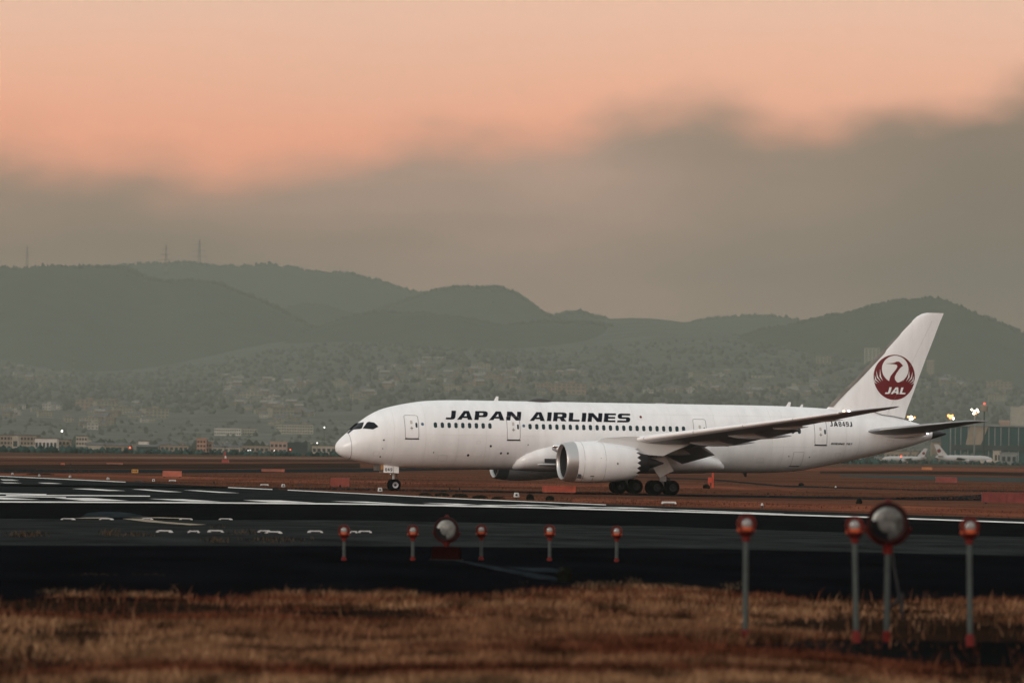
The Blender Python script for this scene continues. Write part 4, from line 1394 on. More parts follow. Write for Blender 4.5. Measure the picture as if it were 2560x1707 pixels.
# white marker boxes and low bars along the far runway edge
def edge_light(px, py, hpx, label):
    b = at(px, py)
    s = hpx / (FOC / b.y)
    r_ = empty("edge_light", b)
    tag(r_, label, "runway light", "white runway edge lights")
    MB().lathe([(0, .10 * s), (.35 * s, .10 * s)], 'z', 10).build("stem", FIXD, r_)
    MB().lathe([(.35 * s, .36 * s), (.42 * s, .42 * s), (.92 * s, .34 * s), (1.0 * s, .30 * s)], 'z', 12).build("lamp_head", WHITEF, r_, True, angle=30)
    MB().lathe([(-.40 * s, .16 * s), (-.37 * s, .17 * s), (-.36 * s, .02)], 'y', 12, (0, 0, .66 * s)).build("lens", FIXD, r_)


for px, py, h, l in ((31, 1188.5, 7, "at the far left end of the line"), (98, 1192.4, 7, "second from the left end"), (175, 1196.2, 8, "third from the left end"), (270, 1202, 9, "near the yellow sign"), (384, 1206, 9, "left of the bright orange box"),
                    (708, 1221.5, 12, "left of the dark orange box"), (950, 1233.5, 15, "left of the nose wheel"), (1291, 1249, 18, "below the near engine")):
    edge_light(px, py, h, "small white runway edge light " + l)


def bar_light(px, py, wpx, hpx, label, m=None):
    b = at(px, py)
    s = 1 / (FOC / b.y)
    w, h = wpx * s, hpx * s
    r_ = empty("approach_indicator_box", b)
    tag(r_, label, "runway light", "low boxes beside the runway")
    for x in (-.32, .32):
        MB().box((x * w - .03 * w, -.05, 0), (x * w + .03 * w, .05, h * .6)).build("leg", FIXD, r_)
    MB().box((-.5 * w, -.3 * w, h * .55), (.5 * w, .3 * w, h), 0, .9).build("housing", m or WHITEF, r_)
    MB().box((-.36 * w, -.31 * w, h * .58), (.36 * w, -.302 * w, h * .70)).build("lens_slot", FIXD, r_)


bar_light(431, 1207, 18, 8, "low white box left of the orange boxes")
bar_light(661, 1217.6, 21, 8, "low white box below the dull orange strip")
bar_light(1672, 1266, 38, 13, "low white box right of the main wheels")
bar_light(346, 1207.4, 19, 6, "low dark box right of the yellow sign", FIXD)
bar_light(751, 1216, 12, 6, "low dark box near the dark orange box", FIXD)


def marker(px, py, hpx, label, cone=False):
    b = at(px, py)
    s = hpx / (FOC / b.y)
    r_ = empty("taxiway_marker", b)
    tag(r_, label, "marker", "small dark taxiway markers")
    MB().lathe([(0, .34 * s), (.06 * s, .34 * s), (.1 * s, .13 * s), (.55 * s, .12 * s), (.6 * s, .2 * s)], 'z', 12).build("stem", FIXD, r_, True, angle=30)
    MB().lathe([(.58 * s, .22 * s), (.85 * s, .20 * s), (1.0 * s, .08 * s)], 'z', 12).build("cap", BODY if not cone else WHITEF, r_, True, angle=40)


for px, py, h, l, c in ((535, 1212, 9, "behind the left threshold bars", 0), (850, 1222.5, 11, "in front of the dark orange box", 0), (1124, 1228.5, 9, "under the airliner's belly, left of two", 0), (1149, 1228.5, 9, "under the airliner's belly, right of two", 0),
                       (1416, 1232, 10, "in front of the bright orange crate box", 0), (1920, 1241, 10, "below the aft fuselage", 0), (1905, 1272, 15, "with a white cap at the runway edge", 1), (2089, 1224, 10, "with a white cap behind the tail", 1), (176, 1167, 8, "far off at the left", 0)):
    marker(px, py, h, "small dark taxiway marker " + l, c)


# orange equipment boxes on the grass
def orange_box(x0, x1, y0, y1, label, c, ribs=6):
    b = at((x0 + x1) / 2, y1)
    s = 1 / (FOC / b.y)
    w, h = (x1 - x0) * s, (y1 - y0) * s
    r_ = empty("equipment_box", b)
    tag(r_, label, "equipment box", "orange boxes on the grass")
    m = mat("box_paint", c, rough=.6, var=.25, vscale=1.2)
    MB().box((-.5 * w, 0, .12), (.5 * w, .9, h)).build("shell", m, r_)
    MB().box((-.51 * w, -.03, h), (.51 * w, .93, h + .05)).build("lid", m, r_)
    for i in range(ribs + 1):
        x = -.5 * w + w * i / ribs
        MB().box((x - .035, -.04, .14), (x + .035, -.002, h - .01)).build("rib", m, r_)
    for x in (-.42, .42):
        MB().box((x * w - .1, .1, 0), (x * w + .1, .8, .12)).build("foot", FIXD, r_)
    return r_


orange_box(407, 453, 1178, 1193.5, "bright orange box on the grass left of the airliner's nose", (.38, .105, .062), 4)
orange_box(654, 711, 1173, 1181, "dull orange strip of a box just left of the nose", (.26, .080, .050), 5)
orange_box(827, 872, 1196, 1219, "dark orange box below the airliner's nose", (.22, .042, .026), 4)
orange_box(1357, 1438, 1216, 1234, "bright orange crate box between the far and near engines", (.36, .066, .036), 8)
orange_box(2340, 2392, 1193, 1208, "dull red box on the pale taxiway behind the tail", (.20, .042, .032), 5)
orange_box(2456, 2575, 1233, 1260, "long red brown box cut by the picture's right edge", (.15, .024, .020), 6)
orange_box(266, 306, 1157, 1162, "faint orange box far off at the left", (.24, .085, .055), 4)
orange_box(152, 161, 1158, 1163, "tiny orange box far off at the left", (.40, .10, .05), 2)
orange_box(2305, 2330, 1168, 1175, "small yellow orange box far behind the tail", (.45, .16, .05), 3)

# yellow taxiway sign
b = at(337, 1184)
s = 1 / (FOC / b.y)
r_ = empty("taxiway_sign", b)
tag(r_, "small yellow taxiway sign with black characters left of the orange box", "sign")
MB().box((-8 * s, 0, 2.5 * s), (8 * s, .25, 11 * s)).build("panel", mat("sign_yellow", (.50, .24, .05), .5), r_)
for x in (-6, 6):
    MB().box((x * s - .04, .05, 0), (x * s + .04, .2, 2.5 * s)).build("leg", FIXD, r_)
for x, w in ((-5, 2.4), (-1.6, 1.2), (1.2, 1.6), (4.6, 2.4)):
    MB().box(((x - w / 2) * s, -.02, 4.5 * s), ((x + w / 2) * s, -.004, 9.3 * s)).build("character", BODY, r_)

# red and white antenna stand
b = at(563, 1156)
s = 1 / (FOC / b.y)
r_ = empty("antenna_stand", b)
tag(r_, "red and white antenna stand on the grass at the left", "antenna")
REDP = mat("signal_red", (.22, .028, .020), .6)
WHP = mat("signal_white", (.55, .50, .46), .6)
MB().box((-9 * s, -.5, 0), (9 * s, 2, 8 * s), 0, .9).build("cabinet", REDP, r_)
MB().box((-1.5 * s, -.6, 8 * s), (4 * s, .6, 11 * s), 0, .9).build("shaft", REDP, r_)
MB().box((-1.4 * s, -.5, 11 * s), (2.6 * s, .5, 17 * s), 0, .9).build("shaft", WHP, r_)
MB().box((-4.2 * s, -.5, 17 * s), (1.6 * s, .5, 28 * s), 0, .7).build("shaft", REDP, r_)
MB().tube([(-1 * s, 0, 28 * s), (-1 * s, 0, 41 * s)], .06, 6).build("mast", FIXD, r_)
MB().tube([(-9 * s, 0, 40 * s), (7 * s, 0, 40 * s)], .08, 6).build("crossbar", FIXD, r_)

# orange marker post behind the belly
b = at(1776, 1219)
s = 1 / (FOC / b.y)
r_ = empty("marker_post", b)
tag(r_, "orange post with a box at its side behind the aft belly", "post")
OP = mat("post_orange", (.40, .050, .022), .6)
MB().box((3 * s, -.15, 0), (8 * s, .15, 42 * s), 0, .9).build("post", OP, r_)
MB().box((-6 * s, -.3, 13 * s), (2.9 * s, .3, 26 * s)).build("side_box", OP, r_)
MB().box((-5 * s, -.2, 0), (-2 * s, .2, 13 * s)).build("leg", OP, r_)

# ------------------------------------------------------------------ low shrubs and tufts
LEAF = mat("dark_shrub_leaf", (.012, .013, .009), rough=.9, spec=.1, island=.5, var=.4, vscale=2)
STRAWM = mat("dry_straw", (.115, .055, .026), rough=.95, spec=.05, island=.9, var=.55, vscale=.5, col2=(.29, .165, .085))


def blade_mesh(name, base, h, lean, width, m, kind="stuff", label=None, parent=None, seg=2):
    """grass blades: bent tapering ribbons; base (n,3), h (n), lean (n,2) tip offset, width (n)"""
    n = len(base)
    ang = rng.uniform(0, np.pi, n)
    sx, sy = np.cos(ang) * width * .5, np.sin(ang) * width * .5
    v = np.zeros((n, 5, 3))
    mid = base.copy(); mid[:, 2] += h * .6; mid[:, :2] += lean * .35
    tip = base.copy(); tip[:, 2] += h; tip[:, :2] += lean
    v[:, 0] = base; v[:, 1] = base; v[:, 2] = mid; v[:, 3] = mid; v[:, 4] = tip
    v[:, 0, 0] -= sx; v[:, 0, 1] -= sy; v[:, 1, 0] += sx; v[:, 1, 1] += sy
    v[:, 2, 0] += sx * .75; v[:, 2, 1] += sy * .75; v[:, 3, 0] -= sx * .75; v[:, 3, 1] -= sy * .75
    f = np.array([(0, 1, 2), (0, 2, 3), (3, 2, 4)])
    faces = (f[None] + (np.arange(n) * 5)[:, None, None]).reshape(-1, 3)
    me = bpy.data.meshes.new(name)
    me.vertices.add(n * 5)
    me.vertices.foreach_set('co', v.reshape(-1))
    me.loops.add(faces.size)
    me.loops.foreach_set('vertex_index', faces.reshape(-1))
    me.polygons.add(len(faces))
    me.polygons.foreach_set('loop_start', np.arange(0, faces.size, 3))
    me.update(calc_edges=True)
    me.materials.append(m)
    o = link(name, me, parent)
    if kind and parent is None:
        tag(o, label, None, None, kind)
    return o


def shrub(px, py, wpx, hpx, label, group="dark shrubs along the runway edge"):
    b = at(px, py)
    s = 1 / (FOC / b.y)
    w, h = wpx * s, hpx * s
    r_ = empty("shrub", b)
    tag(r_, label, "shrub", group)
    n = 900
    p = rng.normal(0, 1, (n, 3))
    p /= np.linalg.norm(p, axis=1)[:, None]
    p *= rng.uniform(.3, 1, (n, 1)) ** .5
    base = np.c_[p[:, 0] * w * .42, p[:, 1] * w * .3, np.abs(p[:, 2]) * h * .62]
    blade_mesh("foliage", base, rng.uniform(.15, .40, n) * h, rng.normal(0, .10, (n, 2)) * h, rng.uniform(.03, .06, n), LEAF, None, None, r_)
    st_ = MB()
    for i in range(6):
        a = rng.uniform(0, 6.28)
        st_.tube([(0, 0, 0), (math.cos(a) * w * .12, math.sin(a) * w * .1, h * .35), (math.cos(a) * w * .3, math.sin(a) * w * .2, h * .7)], [.02, .014, .006], 5)
    st_.build("stems", LEAF, r_)


for px, py, w, h, l in ((1325, 1250, 22, 19, "dark upright shrub at the runway edge below the near engine"), (1375, 1251, 26, 15, "dark rounded shrub right of the upright one"), (1766, 1221, 22, 14, "dark shrub at the foot of the orange post"),
                       (2003, 1214, 16, 9, "small dark shrub behind the aft fuselage"), (2148, 1259, 17, 15, "dark shrub beside the tall lamps on the rusty grass"), (1063, 1238, 40, 8, "low dark bush, leftmost of the clump below the nose wheel"), (1105, 1240, 46, 11, "low dark bush, second of the clump below the nose wheel"),
                       (1150, 1243, 50, 12, "low dark bush, middle of the clump below the belly"), (1200, 1246, 48, 11, "low dark bush, fourth of the clump below the belly"), (1245, 1248, 40, 9, "low dark bush, last of the clump before the white edge light"),
                       (1296, 1459, 42, 44, "reddish dark shrub at the edge of the foreground grass"), (100, 1187, 90, 6, "low dark scrub beside the runway at the far left")):
    shrub(px if py < 1400 else 1412, py if py < 1400 else 1455, w, h, l)

# ------------------------------------------------------------------ grass
def scatter_grass(n, y0, y1, hmin, hmax, w, m, name, label, seed, keep=None, patch=1.0, gap=-.55):
    r = np.random.default_rng(seed)
    # even in the picture rather than on the ground
    t = r.uniform(1 / y1, 1 / y0, n)
    y = 1 / t
    half = y * (1280 / FOC) * 1.12
    x = r.uniform(-1, 1, n) * half
    q = vnoise(x * .9 / patch, seed + 1, 3) + vnoise(y * .55 / patch + x * .1, seed + 2, 3)
    ok = q + r.normal(0, .35, n) > gap
    if keep is not None:
        ok &= keep(x, y)
    x, y, q = x[ok], y[ok], q[ok]
    z = np.interp(y, GY, GZ)
    h = r.uniform(hmin, hmax, len(x)) * np.clip(1 + .45 * q, .4, 1.8)
    lean = r.normal(0, .35, (len(x), 2)) * h[:, None] + np.array([.10, 0]) * h[:, None]
    return blade_mesh(name, np.c_[x, y, z], h, lean, r.uniform(.6, 1.4, len(x)) * w, m, "stuff", label)


def edge_y(poly):
    pts = [at(*p) for p in poly]
    xs, ys = [p.x for p in pts], [p.y for p in pts]
    o = np.argsort(xs)
    return lambda x: np.interp(x, np.array(xs)[o], np.array(ys)[o])


near_edge = edge_y([(p[0], p[1] + 0) for p in eA1])
_strip = [at(*p) for p in ((1880, 1606), (2560, 1606), (2560, 1664), (1880, 1640))]
sy0, sy1, sx0 = min(p.y for p in _strip), max(p.y for p in _strip), min(p.x for p in _strip)


def keep_near(x, y):
    n_ = vnoise(x * 1.3, 5, 3) * 3 + vnoise(x * .35, 9, 3) * 5
    inside = y < near_edge(x) + n_
    strip = (y > sy0 + .5 + vnoise(x * 1.1, 15, 2) * .8) & (y < sy1) & (x > sx0 + vnoise(y * .8, 4, 2) * 2.5)
    return inside & ~(strip & (np.random.default_rng(1).random(len(x)) > .05))


def straw_material():
    """dry blades: bands of rust and straw, darker clumps, and a spread of tones from blade to blade"""
    m = bpy.data.materials.new("straw_blades")
    m.use_nodes = True
    N, L = m.node_tree.nodes, m.node_tree.links
    b_ = N['Principled BSDF']
    b_.inputs['Roughness'].default_value = .95
    b_.inputs['Specular IOR Level'].default_value = 0.0
    t = N.new('ShaderNodeTexCoord')

    def noise(sc, loc, det=4):
        mp_ = N.new('ShaderNodeMapping')
        mp_.inputs['Scale'].default_value = sc
        mp_.inputs['Location'].default_value = loc
        L.new(t.outputs['Object'], mp_.inputs[0])
        n = N.new('ShaderNodeTexNoise')
        n.inputs['Scale'].default_value = 1
        n.inputs['Detail'].default_value = det
        L.new(mp_.outputs[0], n.inputs['Vector'])
        return n.outputs[0]

    def ramp(f, stops):
        r = N.new('ShaderNodeValToRGB')
        e = r.color_ramp.elements
        while len(e) < len(stops): e.new(.5)
        for i, (p, c) in enumerate(stops): e[i].position, e[i].color = p, c + (1,)
        L.new(f, r.inputs[0])
        return r.outputs[0]

    def mix(f, a, c, mode='MIX'):
        x = N.new('ShaderNodeMix')
        x.data_type, x.blend_type = 'RGBA', mode
        if isinstance(f, float): x.inputs[0].default_value = f
        else: L.new(f, x.inputs[0])
        L.new(a, x.inputs[6]); L.new(c, x.inputs[7])
        return x.outputs[2]
    g = N.new('ShaderNodeNewGeometry')
    rnd = g.outputs['Random Per Island']
    rust = ramp(rnd, [(0, (.018, .006, .004)), (.5, (.105, .031, .016)), (1, (.230, .080, .040))])
    straw = ramp(rnd, [(0, (.045, .020, .010)), (.5, (.225, .115, .058)), (1, (.500, .300, .165))])
    band = ramp(noise((.05, .17, 0), (3, 1.3, 0)), [(.42, (0, 0, 0)), (.58, (1, 1, 1))])
    clump = ramp(noise((.9, .5, 0), (7, 2, 0), 5), [(.38, (.10, .10, .115)), (.54, (1, 1, 1))])
    L.new(mix(1.0, mix(band, rust, straw), clump, 'MULTIPLY'), b_.inputs['Base Color'])
    return m


STRAW = straw_material()
RUSTB = mat("rust_blades", (.055, .022, .013), rough=.95, spec=0, island=.3, var=.3, vscale=1.0, stretch=(.06, .03, .05), col2=(.120, .048, .028))
scatter_grass(420000, 66, 132, .045, .17, .012, STRAW, "foreground_grass", "dry straw coloured grass across the foreground", 21, keep_near, 2.2, -.35)
scatter_grass(5000, 66, 128, .14, .28, .011, STRAW, "tall_grass_stems", "taller dry stems standing out of the foreground grass", 22, keep_near, 2.0)
far_edge = edge_y([(p[0], p[1] - 1.0) for p in eR0])
scatter_grass(60000, 300, 900, .06, .18, .05, RUSTB, "rusty_grass", "rusty grass between the runway and the taxiways", 23, lambda x, y: (y > far_edge(x)) & (y < 760) & (vnoise(y * .02, 31, 3) > -.5), 12)

# tufts in the pavement cracks
tuft_b, tuft_h = [], []
for x0, x1, y0, y1, n, h in ((10, 115, 1338, 1342, 800, .35), (250, 300, 1336, 1341, 260, .45), (290, 390, 1338, 1341, 400, .25), (510, 570, 1351, 1356, 320, .30), (600, 780, 1350, 1357, 600, .25), (575, 660, 1332, 1338, 260, .35), (530, 560, 1316, 1320, 150, .2),
                             (180, 290, 1437, 1439, 260, .10), (340, 410, 1437, 1439, 160, .08), (1430, 1560, 1458, 1470, 1500, .16), (1560, 1600, 1452, 1470, 350, .26), (1640, 1700, 1462, 1474, 500, .14), (1800, 1850, 1462, 1478, 400, .20), (1290, 1310, 1450, 1460, 60, .12), (100, 190, 1478, 1486, 500, .2)):
    for _ in range(n):
        p = at(random.triangular(x0 - 12, x1 + 12), random.uniform(y0 - 1.5, y1 + 1.5))
        tuft_b.append(tuple(p)); tuft_h.append(random.uniform(.4, 1.2) * h)
tb, th = np.array(tuft_b)[::3], np.array(tuft_h)[::3] * .5
blade_mesh("crack_grass", tb, th, rng.normal(0, .5, (len(tb), 2)) * th[:, None], np.full(len(tb), .016), mat("crack_straw", (.018, .013, .009), rough=.95, spec=0, island=.9, var=.5, vscale=1, col2=(.060, .042, .027)), "stuff", "dry tufts growing in the pavement cracks")

# ------------------------------------------------------------------ far side of the airfield
FTREE = mat("far_tree", (.024, .046, .042), rough=1, spec=.02, island=.6, var=.5, vscale=.05)


TTREE = mat("town_tree", (.070, .078, .064), rough=1, spec=0, island=.4, var=.35, vscale=.05)  # crowns coloured paler than the nearer belts, in place of mist


def row_of_trees(x0, x1, n, d0, d1, s0, s1, label, zf=None):
    pts, sz = [], []
    for _ in range(n):
        px = random.uniform(x0, x1)
        y = random.uniform(d0, d1)
        p = at_y(px, 1121, y)
        pts.append((p.x, y, (zf(p.x, y) if zf else 0) - .3)); sz.append(random.uniform(s0, s1))
    return blobs("tree_belt", pts, sz, TTREE if zf else FTREE, label, 1.1)


row_of_trees(-200, 900, 420, 2050, 2120, .6, 1.4, "low dark green belt of trees at the far edge of the airfield, left")
row_of_trees(-200, 230, 130, 1950, 2000, .8, 1.7, "darker clump of trees before the long pale building")
row_of_trees(850, 2200, 380, 2150, 2250, .7, 1.8, "far dark belt of trees behind the airliner")
row_of_trees(2150, 2700, 160, 2450, 2500, .5, 1.3, "low dark bushes round the parked aircraft")
row_of_trees(-300, 2700, 2200, 2600, 8000, 1.5, 4.0, "scattered trees between the far buildings", town_z)
row_of_trees(-300, 2700, 4500, 4600 * FAR, 7800 * FAR, 3.5, 7, "trees scattered through the hillside town", town_z)

# far buildings, each with walls, roof and windows
WALLC = {'pale': (.36, .32, .26), 'pink': (.34, .25, .20), 'grey': (.19, .20, .19), 'white': (.52, .48, .43), 'teal': (.035, .075, .075), 'tan': (.26, .215, .165), 'dark': (.05, .065, .062), 'orange': (.36, .205, .15)}
WALLM = {k: mat("wall_" + k, c, rough=.9, spec=.1, var=.18, vscale=.15) for k, c in WALLC.items()}
ROOFM = mat("roof_grey", (.11, .11, .105), rough=.9, spec=.1, var=.2, vscale=.2)
WINM = mat("far_window", (.03, .045, .05), rough=.2, spec=.5)


def building(name, label, x0, x1, ytop, d, c, roof='flat', cols=0, rows=0, base=0.0, cat="building", zf=None, depth=None):
    a, b = at_y(x0, ytop, d), at_y(x1, ytop, d)
    w = b.x - a.x
    cx = (a.x + b.x) / 2
    bz = zf(cx, d) if zf else base
    h = (a.z + b.z) / 2 - bz
    dp = depth or max(8, min(w * .6, 26))
    r_ = empty(name, (cx, d, bz))
    tag(r_, label, cat, "far buildings beyond the airfield")
    hw = h * (.72 if roof == 'gable' else .94)
    MB().box((-w / 2, 0, -2), (w / 2, dp, hw)).build("wall", WALLM[c], r_)
    if roof == 'gable':
        v = [(-w / 2 - .4, -.5, hw), (w / 2 + .4, -.5, hw), (w / 2 + .4, dp + .5, hw), (-w / 2 - .4, dp + .5, hw), (-w / 2 - .4, dp / 2, h), (w / 2 + .4, dp / 2, h)]
        MB().add(v, [(0, 1, 5, 4), (2, 3, 4, 5), (0, 4, 3), (1, 2, 5), (0, 3, 2, 1)]).build("roof", ROOFM, r_)
    elif roof == 'arch':
        n = 10
        v = [(-w / 2 + w * i / n, y, hw * .8 + (h - hw * .8) * math.sin(math.pi * i / n)) for y in (-.3, dp) for i in range(n + 1)]
        MB().add(v, [(i, i + 1, n + 2 + i, n + 1 + i) for i in range(n)] + [tuple(range(n + 1))]).build("roof", WALLM[c], r_)
    else:
        MB().box((-w / 2 - .3, -.3, hw), (w / 2 + .3, dp + .3, h)).build("roof", ROOFM if c in ('pale', 'white', 'tan') else WALLM[c], r_)
    if cols and rows:
        cw, rh = w / cols, hw / (rows + .3)
        me = None
        for i in range(cols):
            for j in range(rows):
                if me is None:
                    o = MB().box((-cw * .3, -.16, -rh * .25), (cw * .3, -.02, rh * .25)).build("window", WINM, r_)
                    me = o.data
                else:
                    o = link("window", me, r_)
                o.location = (-w / 2 + cw * (i + .5), 0, rh * (j + .65))
    return r_


FB = [
    ("terminal_building", "long pale arcaded building at the far left edge", -40, 92, 1086, 2300, 'tan', 'flat', 16, 3),
    ("gatehouse", "pale block with an arched front before the arcaded building", 30, 47, 1089, 2250, 'pale', 'arch', 1, 1),
    ("office_block", "white topped long block right of the arcaded building", 87, 143, 1094, 2200, 'white', 'flat', 6, 1),
    ("office_block", "lower tan wing attached right of the white topped block", 128, 174, 1097, 2215, 'tan', 'flat', 5, 2),
    ("office_block", "tall pale block standing behind the white topped one", 190, 218, 1088, 2500, 'pale', 'flat', 4, 3),
    ("warehouse", "wide pale hall with a low gabled roof at the left", 215, 258, 1106, 2350, 'pale', 'gable', 0, 0),
    ("warehouse", "tan hall right of the wide pale one", 262, 322, 1107, 2400, 'tan', 'gable', 4, 1),
    ("office_block", "small white cube above the dark shed", 346, 370, 1101, 2500, 'white', 'flat', 3, 1),
    ("shed", "dark shed with a sloping roof below the white cube", 342, 392, 1111, 2380, 'dark', 'gable', 0, 0),
    ("canopy_building", "white low canopy among the dark trees at the left", 135, 168, 1122, 2010, 'white', 'arch', 0, 0),
    ("office_block", "orange pink stepped block beside the smoke", 492, 515, 1095, 2450, 'orange', 'flat', 3, 3),
    ("office_block", "low pink wing of the orange stepped block", 514, 530, 1104, 2460, 'pink', 'flat', 2, 2),
    ("warehouse", "pale long hall behind the antenna stand", 530, 600, 1112, 2500, 'pale', 'gable', 5, 1),
    ("warehouse", "tan long hall left of the pale box building", 604, 672, 1113, 2520, 'tan', 'flat', 6, 1),
    ("office_block", "pale box building left of the airliner's nose", 675, 717, 1103, 2350, 'pink', 'flat', 4, 2),
    ("hangar", "dark arched hangar just left of the airliner's nose", 718, 768, 1104, 2450, 'dark', 'arch', 0, 0),
    ("office_block", "faint pale block low at the far left", 2, 34, 1119, 2120, 'pale', 'flat', 3, 1),
    ("office_block", "grey low block between the two tree clumps", 180, 214, 1116, 2280, 'grey', 'flat', 4, 1),
    ("warehouse", "tan flat building above the orange stepped one", 400, 470, 1112, 2600, 'tan', 'flat', 6, 1),
    ("warehouse", "pale low building right of the nose behind the belly", 780, 840, 1113, 2500, 'pale', 'flat', 5, 1),
    ("apartment_block", "long pale wall like block on the lower slope", 536, 602, 1069, 3600, 'white', 'flat', 12, 2),
    ("apartment_block", "pale block continuing the long wall like one", 606, 642, 1071, 3620, 'pale', 'flat', 6, 2),
    ("apartment_block", "long striped pale block behind the nose", 690, 782, 1060, 3700, 'pale', 'flat', 14, 3),
    ("apartment_block", "pale block left of the tail on the slope", 1880, 1935, 938, 6400, 'pale', 'flat', 6, 3),
    ("apartment_block", "tall pale tower on the slope just left of the fin", 2040, 2078, 890, 6900, 'tan', 'flat', 4, 8),
    ("apartment_block", "large faint tower high on the slope left of the fin", 2162, 2200, 868, 7200, 'pale', 'flat', 4, 7),
    ("apartment_block", "faint apartment slab high on the right slope", 2040, 2098, 882, 7600, 'tan', 'flat', 8, 4),
    ("apartment_block", "faint tower right of the tail fin", 2318, 2336, 900, 6800, 'pink', 'flat', 3, 6),
    ("apartment_block", "faint round topped hall on the right slope", 2530, 2600, 1013, 4200, 'pale', 'arch', 0, 0),
    ("dome_hall", "pale domed hall on the slope above the left town", 665, 686, 945, 6200, 'white', 'arch', 0, 0),
    ("terminal_building", "low pale terminal behind the tail cone", 2215, 2300, 1126, 2700, 'tan', 'flat', 8, 1),
    ("terminal_building", "pale hall rising behind the tail cone", 2330, 2400, 1085, 2900, 'tan', 'gable', 0, 0),
    ("office_block", "small pink block on top of the dark hangar", 2502, 2523, 1051, 3000, 'pink', 'flat', 2, 1),
    ("service_block", "grey service block right of the parked aircraft", 2503, 2542, 1130, 2480, 'grey', 'flat', 3, 1),
    ("service_block", "small pale service block before the grey one", 2486, 2502, 1124, 2520, 'pale', 'flat', 2, 1),
]
for nm, lab, x0, x1, yt, d, c, rf, nc, nr in FB:
    z_ = town_z if d > 3000 else None
    building(nm, lab, x0, x1, yt, d * (FAR if d > 3500 else 1), c, rf, nc, nr, zf=z_)

# the big dark glass hangar at the right, with pale ribs and a sloping pale gable
hg = empty("maintenance_hangar", at_y(2470, 1155, 2850).xy.to_3d())
tag(hg, "large dark glazed hangar with pale ribs behind the parked aircraft", "hangar")
hx = lambda px: at_y(px, 1100, 2850).x - hg.location.x
hzv = lambda py, px=2470: at_y(px, py, 2850).z
MB().box((hx(2372), 0, -1), (hx(2640), 60, hzv(1066))).build("wall", WALLM['teal'], hg)
MB().box((hx(2368), -1, hzv(1066)), (hx(2645), 61, hzv(1062))).build("roof", WALLM['grey'], hg)
for px in (2388, 2402, 2420, 2472, 2487, 2502, 2522, 2546, 2572, 2600):
    MB().box((hx(px) - .25, -.5, -1), (hx(px) + .25, -.05, hzv(1067))).build("rib", WALLM['grey'], hg)
MB().add([(hx(2424), -.6, hzv(1066)), (hx(2470), -.6, hzv(1066)), (hx(2452), -.6, hzv(1112)), (hx(2414), -.6, hzv(1112)), (hx(2424), -.1, hzv(1066)), (hx(2470), -.1, hzv(1066)), (hx(2452), -.1, hzv(1112)), (hx(2414), -.1, hzv(1112))],
         [(0, 3, 2, 1), (4, 5, 6, 7), (0, 1, 5, 4), (1, 2, 6, 5), (2, 3, 7, 6), (3, 0, 4, 7)]).build("gable_panel", WALLM['tan'], hg)
MB().box((hx(2372), -.8, hzv(1126)), (hx(2640), -.06, hzv(1113))).build("door_beam", WALLM['dark'], hg)


# parked aircraft, far off
def small_jet(px0, px1, pyg, d, label, flip, cl=(.42, .41, .40)):
    """regional jet seen from the side: nose towards px1 (or px0 when flipped)"""
    a, b = at_y(px0, pyg, d), at_y(px1, pyg, d)
    L_ = abs(b.x - a.x)
    r_ = empty("parked_jet", (a.x if not flip else b.x, d, 0), 0 if not flip else math.pi)
    tag(r_, label, "airliner", "aircraft parked at the far terminal")
    m = mat("far_white_paint", cl, .5)
    k = L_ / 30.0
    prof = [(0, .15, 3.4), (1.2, .6, 3.3), (4, 1.2, 3.0), (8, 1.65, 2.8), (14, 1.7, 2.75), (24, 1.7, 2.75), (27, 1.45, 2.65), (29, .9, 2.5), (30, .1, 2.35)]
    rings_ = [[(s * k, rr * k * math.cos(t), (z + rr * math.sin(t)) * k) for t in [2 * math.pi * j / 16 for j in range(16)]] for s, rr, z in prof]
    MB().add(*loft(rings_)).build("fuselage", m, r_, True)
    f_ = [(-.8, 10.0), (1.6, 10.0), (6.4, 4.3), (1.6, 4.1)]
    MB().add([(s * k, y, z * k) for y in (-.12, .12) for s, z in f_], [(0, 1, 2, 3), (7, 6, 5, 4), (0, 4, 5, 1), (1, 5, 6, 2), (2, 6, 7, 3), (3, 7, 4, 0)]).build("tail_fin", m, r_)
    for sg in (-1, 1):
        MB().lathe([(-.02, 1.0 * k), (.02, 1.0 * k)], 'y', 20, (1.9 * k, sg * .15, 6.6 * k)).build("emblem_disc", RED, r_)
        MB().add([(s * k, sg * y * k, z * k + dz) for dz in (0, .3) for s, y, z in ((17, 1.3, 2.1), (11.5, 13, 3.0), (10.2, 13, 3.0), (11, 1.3, 2.1))], [(0, 1, 2, 3), (7, 6, 5, 4), (0, 4, 5, 1), (1, 5, 6, 2), (2, 6, 7, 3), (3, 7, 4, 0)]).build("wing", WALLM['grey'], r_)
        MB().add([(s * k, sg * y * k, z * k + dz) for dz in (0, .2) for s, y, z in ((4.5, .5, 3.7), (2.0, 5, 4.0), (.9, 5, 4.0), (1.2, .5, 3.7))], [(0, 1, 2, 3), (7, 6, 5, 4), (0, 4, 5, 1), (1, 5, 6, 2), (2, 6, 7, 3), (3, 7, 4, 0)]).build("tailplane", m, r_)
        MB().lathe([(13.5 * k, .5 * k), (14.5 * k, .8 * k), (17 * k, .85 * k), (17.4 * k, .7 * k)], 'x', 14, (0, sg * 4.2 * k, 1.55 * k)).build("engine", m, r_, True)
        MB().lathe([(-.2, .5 * k), (.2, .5 * k)], 'y', 12, (14 * k, sg * 2.2 * k, .5 * k)).build("wheel", TYRE, r_)
    MB().lathe([(-.2, .4 * k), (.2, .4 * k)], 'y', 12, (26 * k, 0, .4 * k)).build("wheel", TYRE, r_)
    return r_


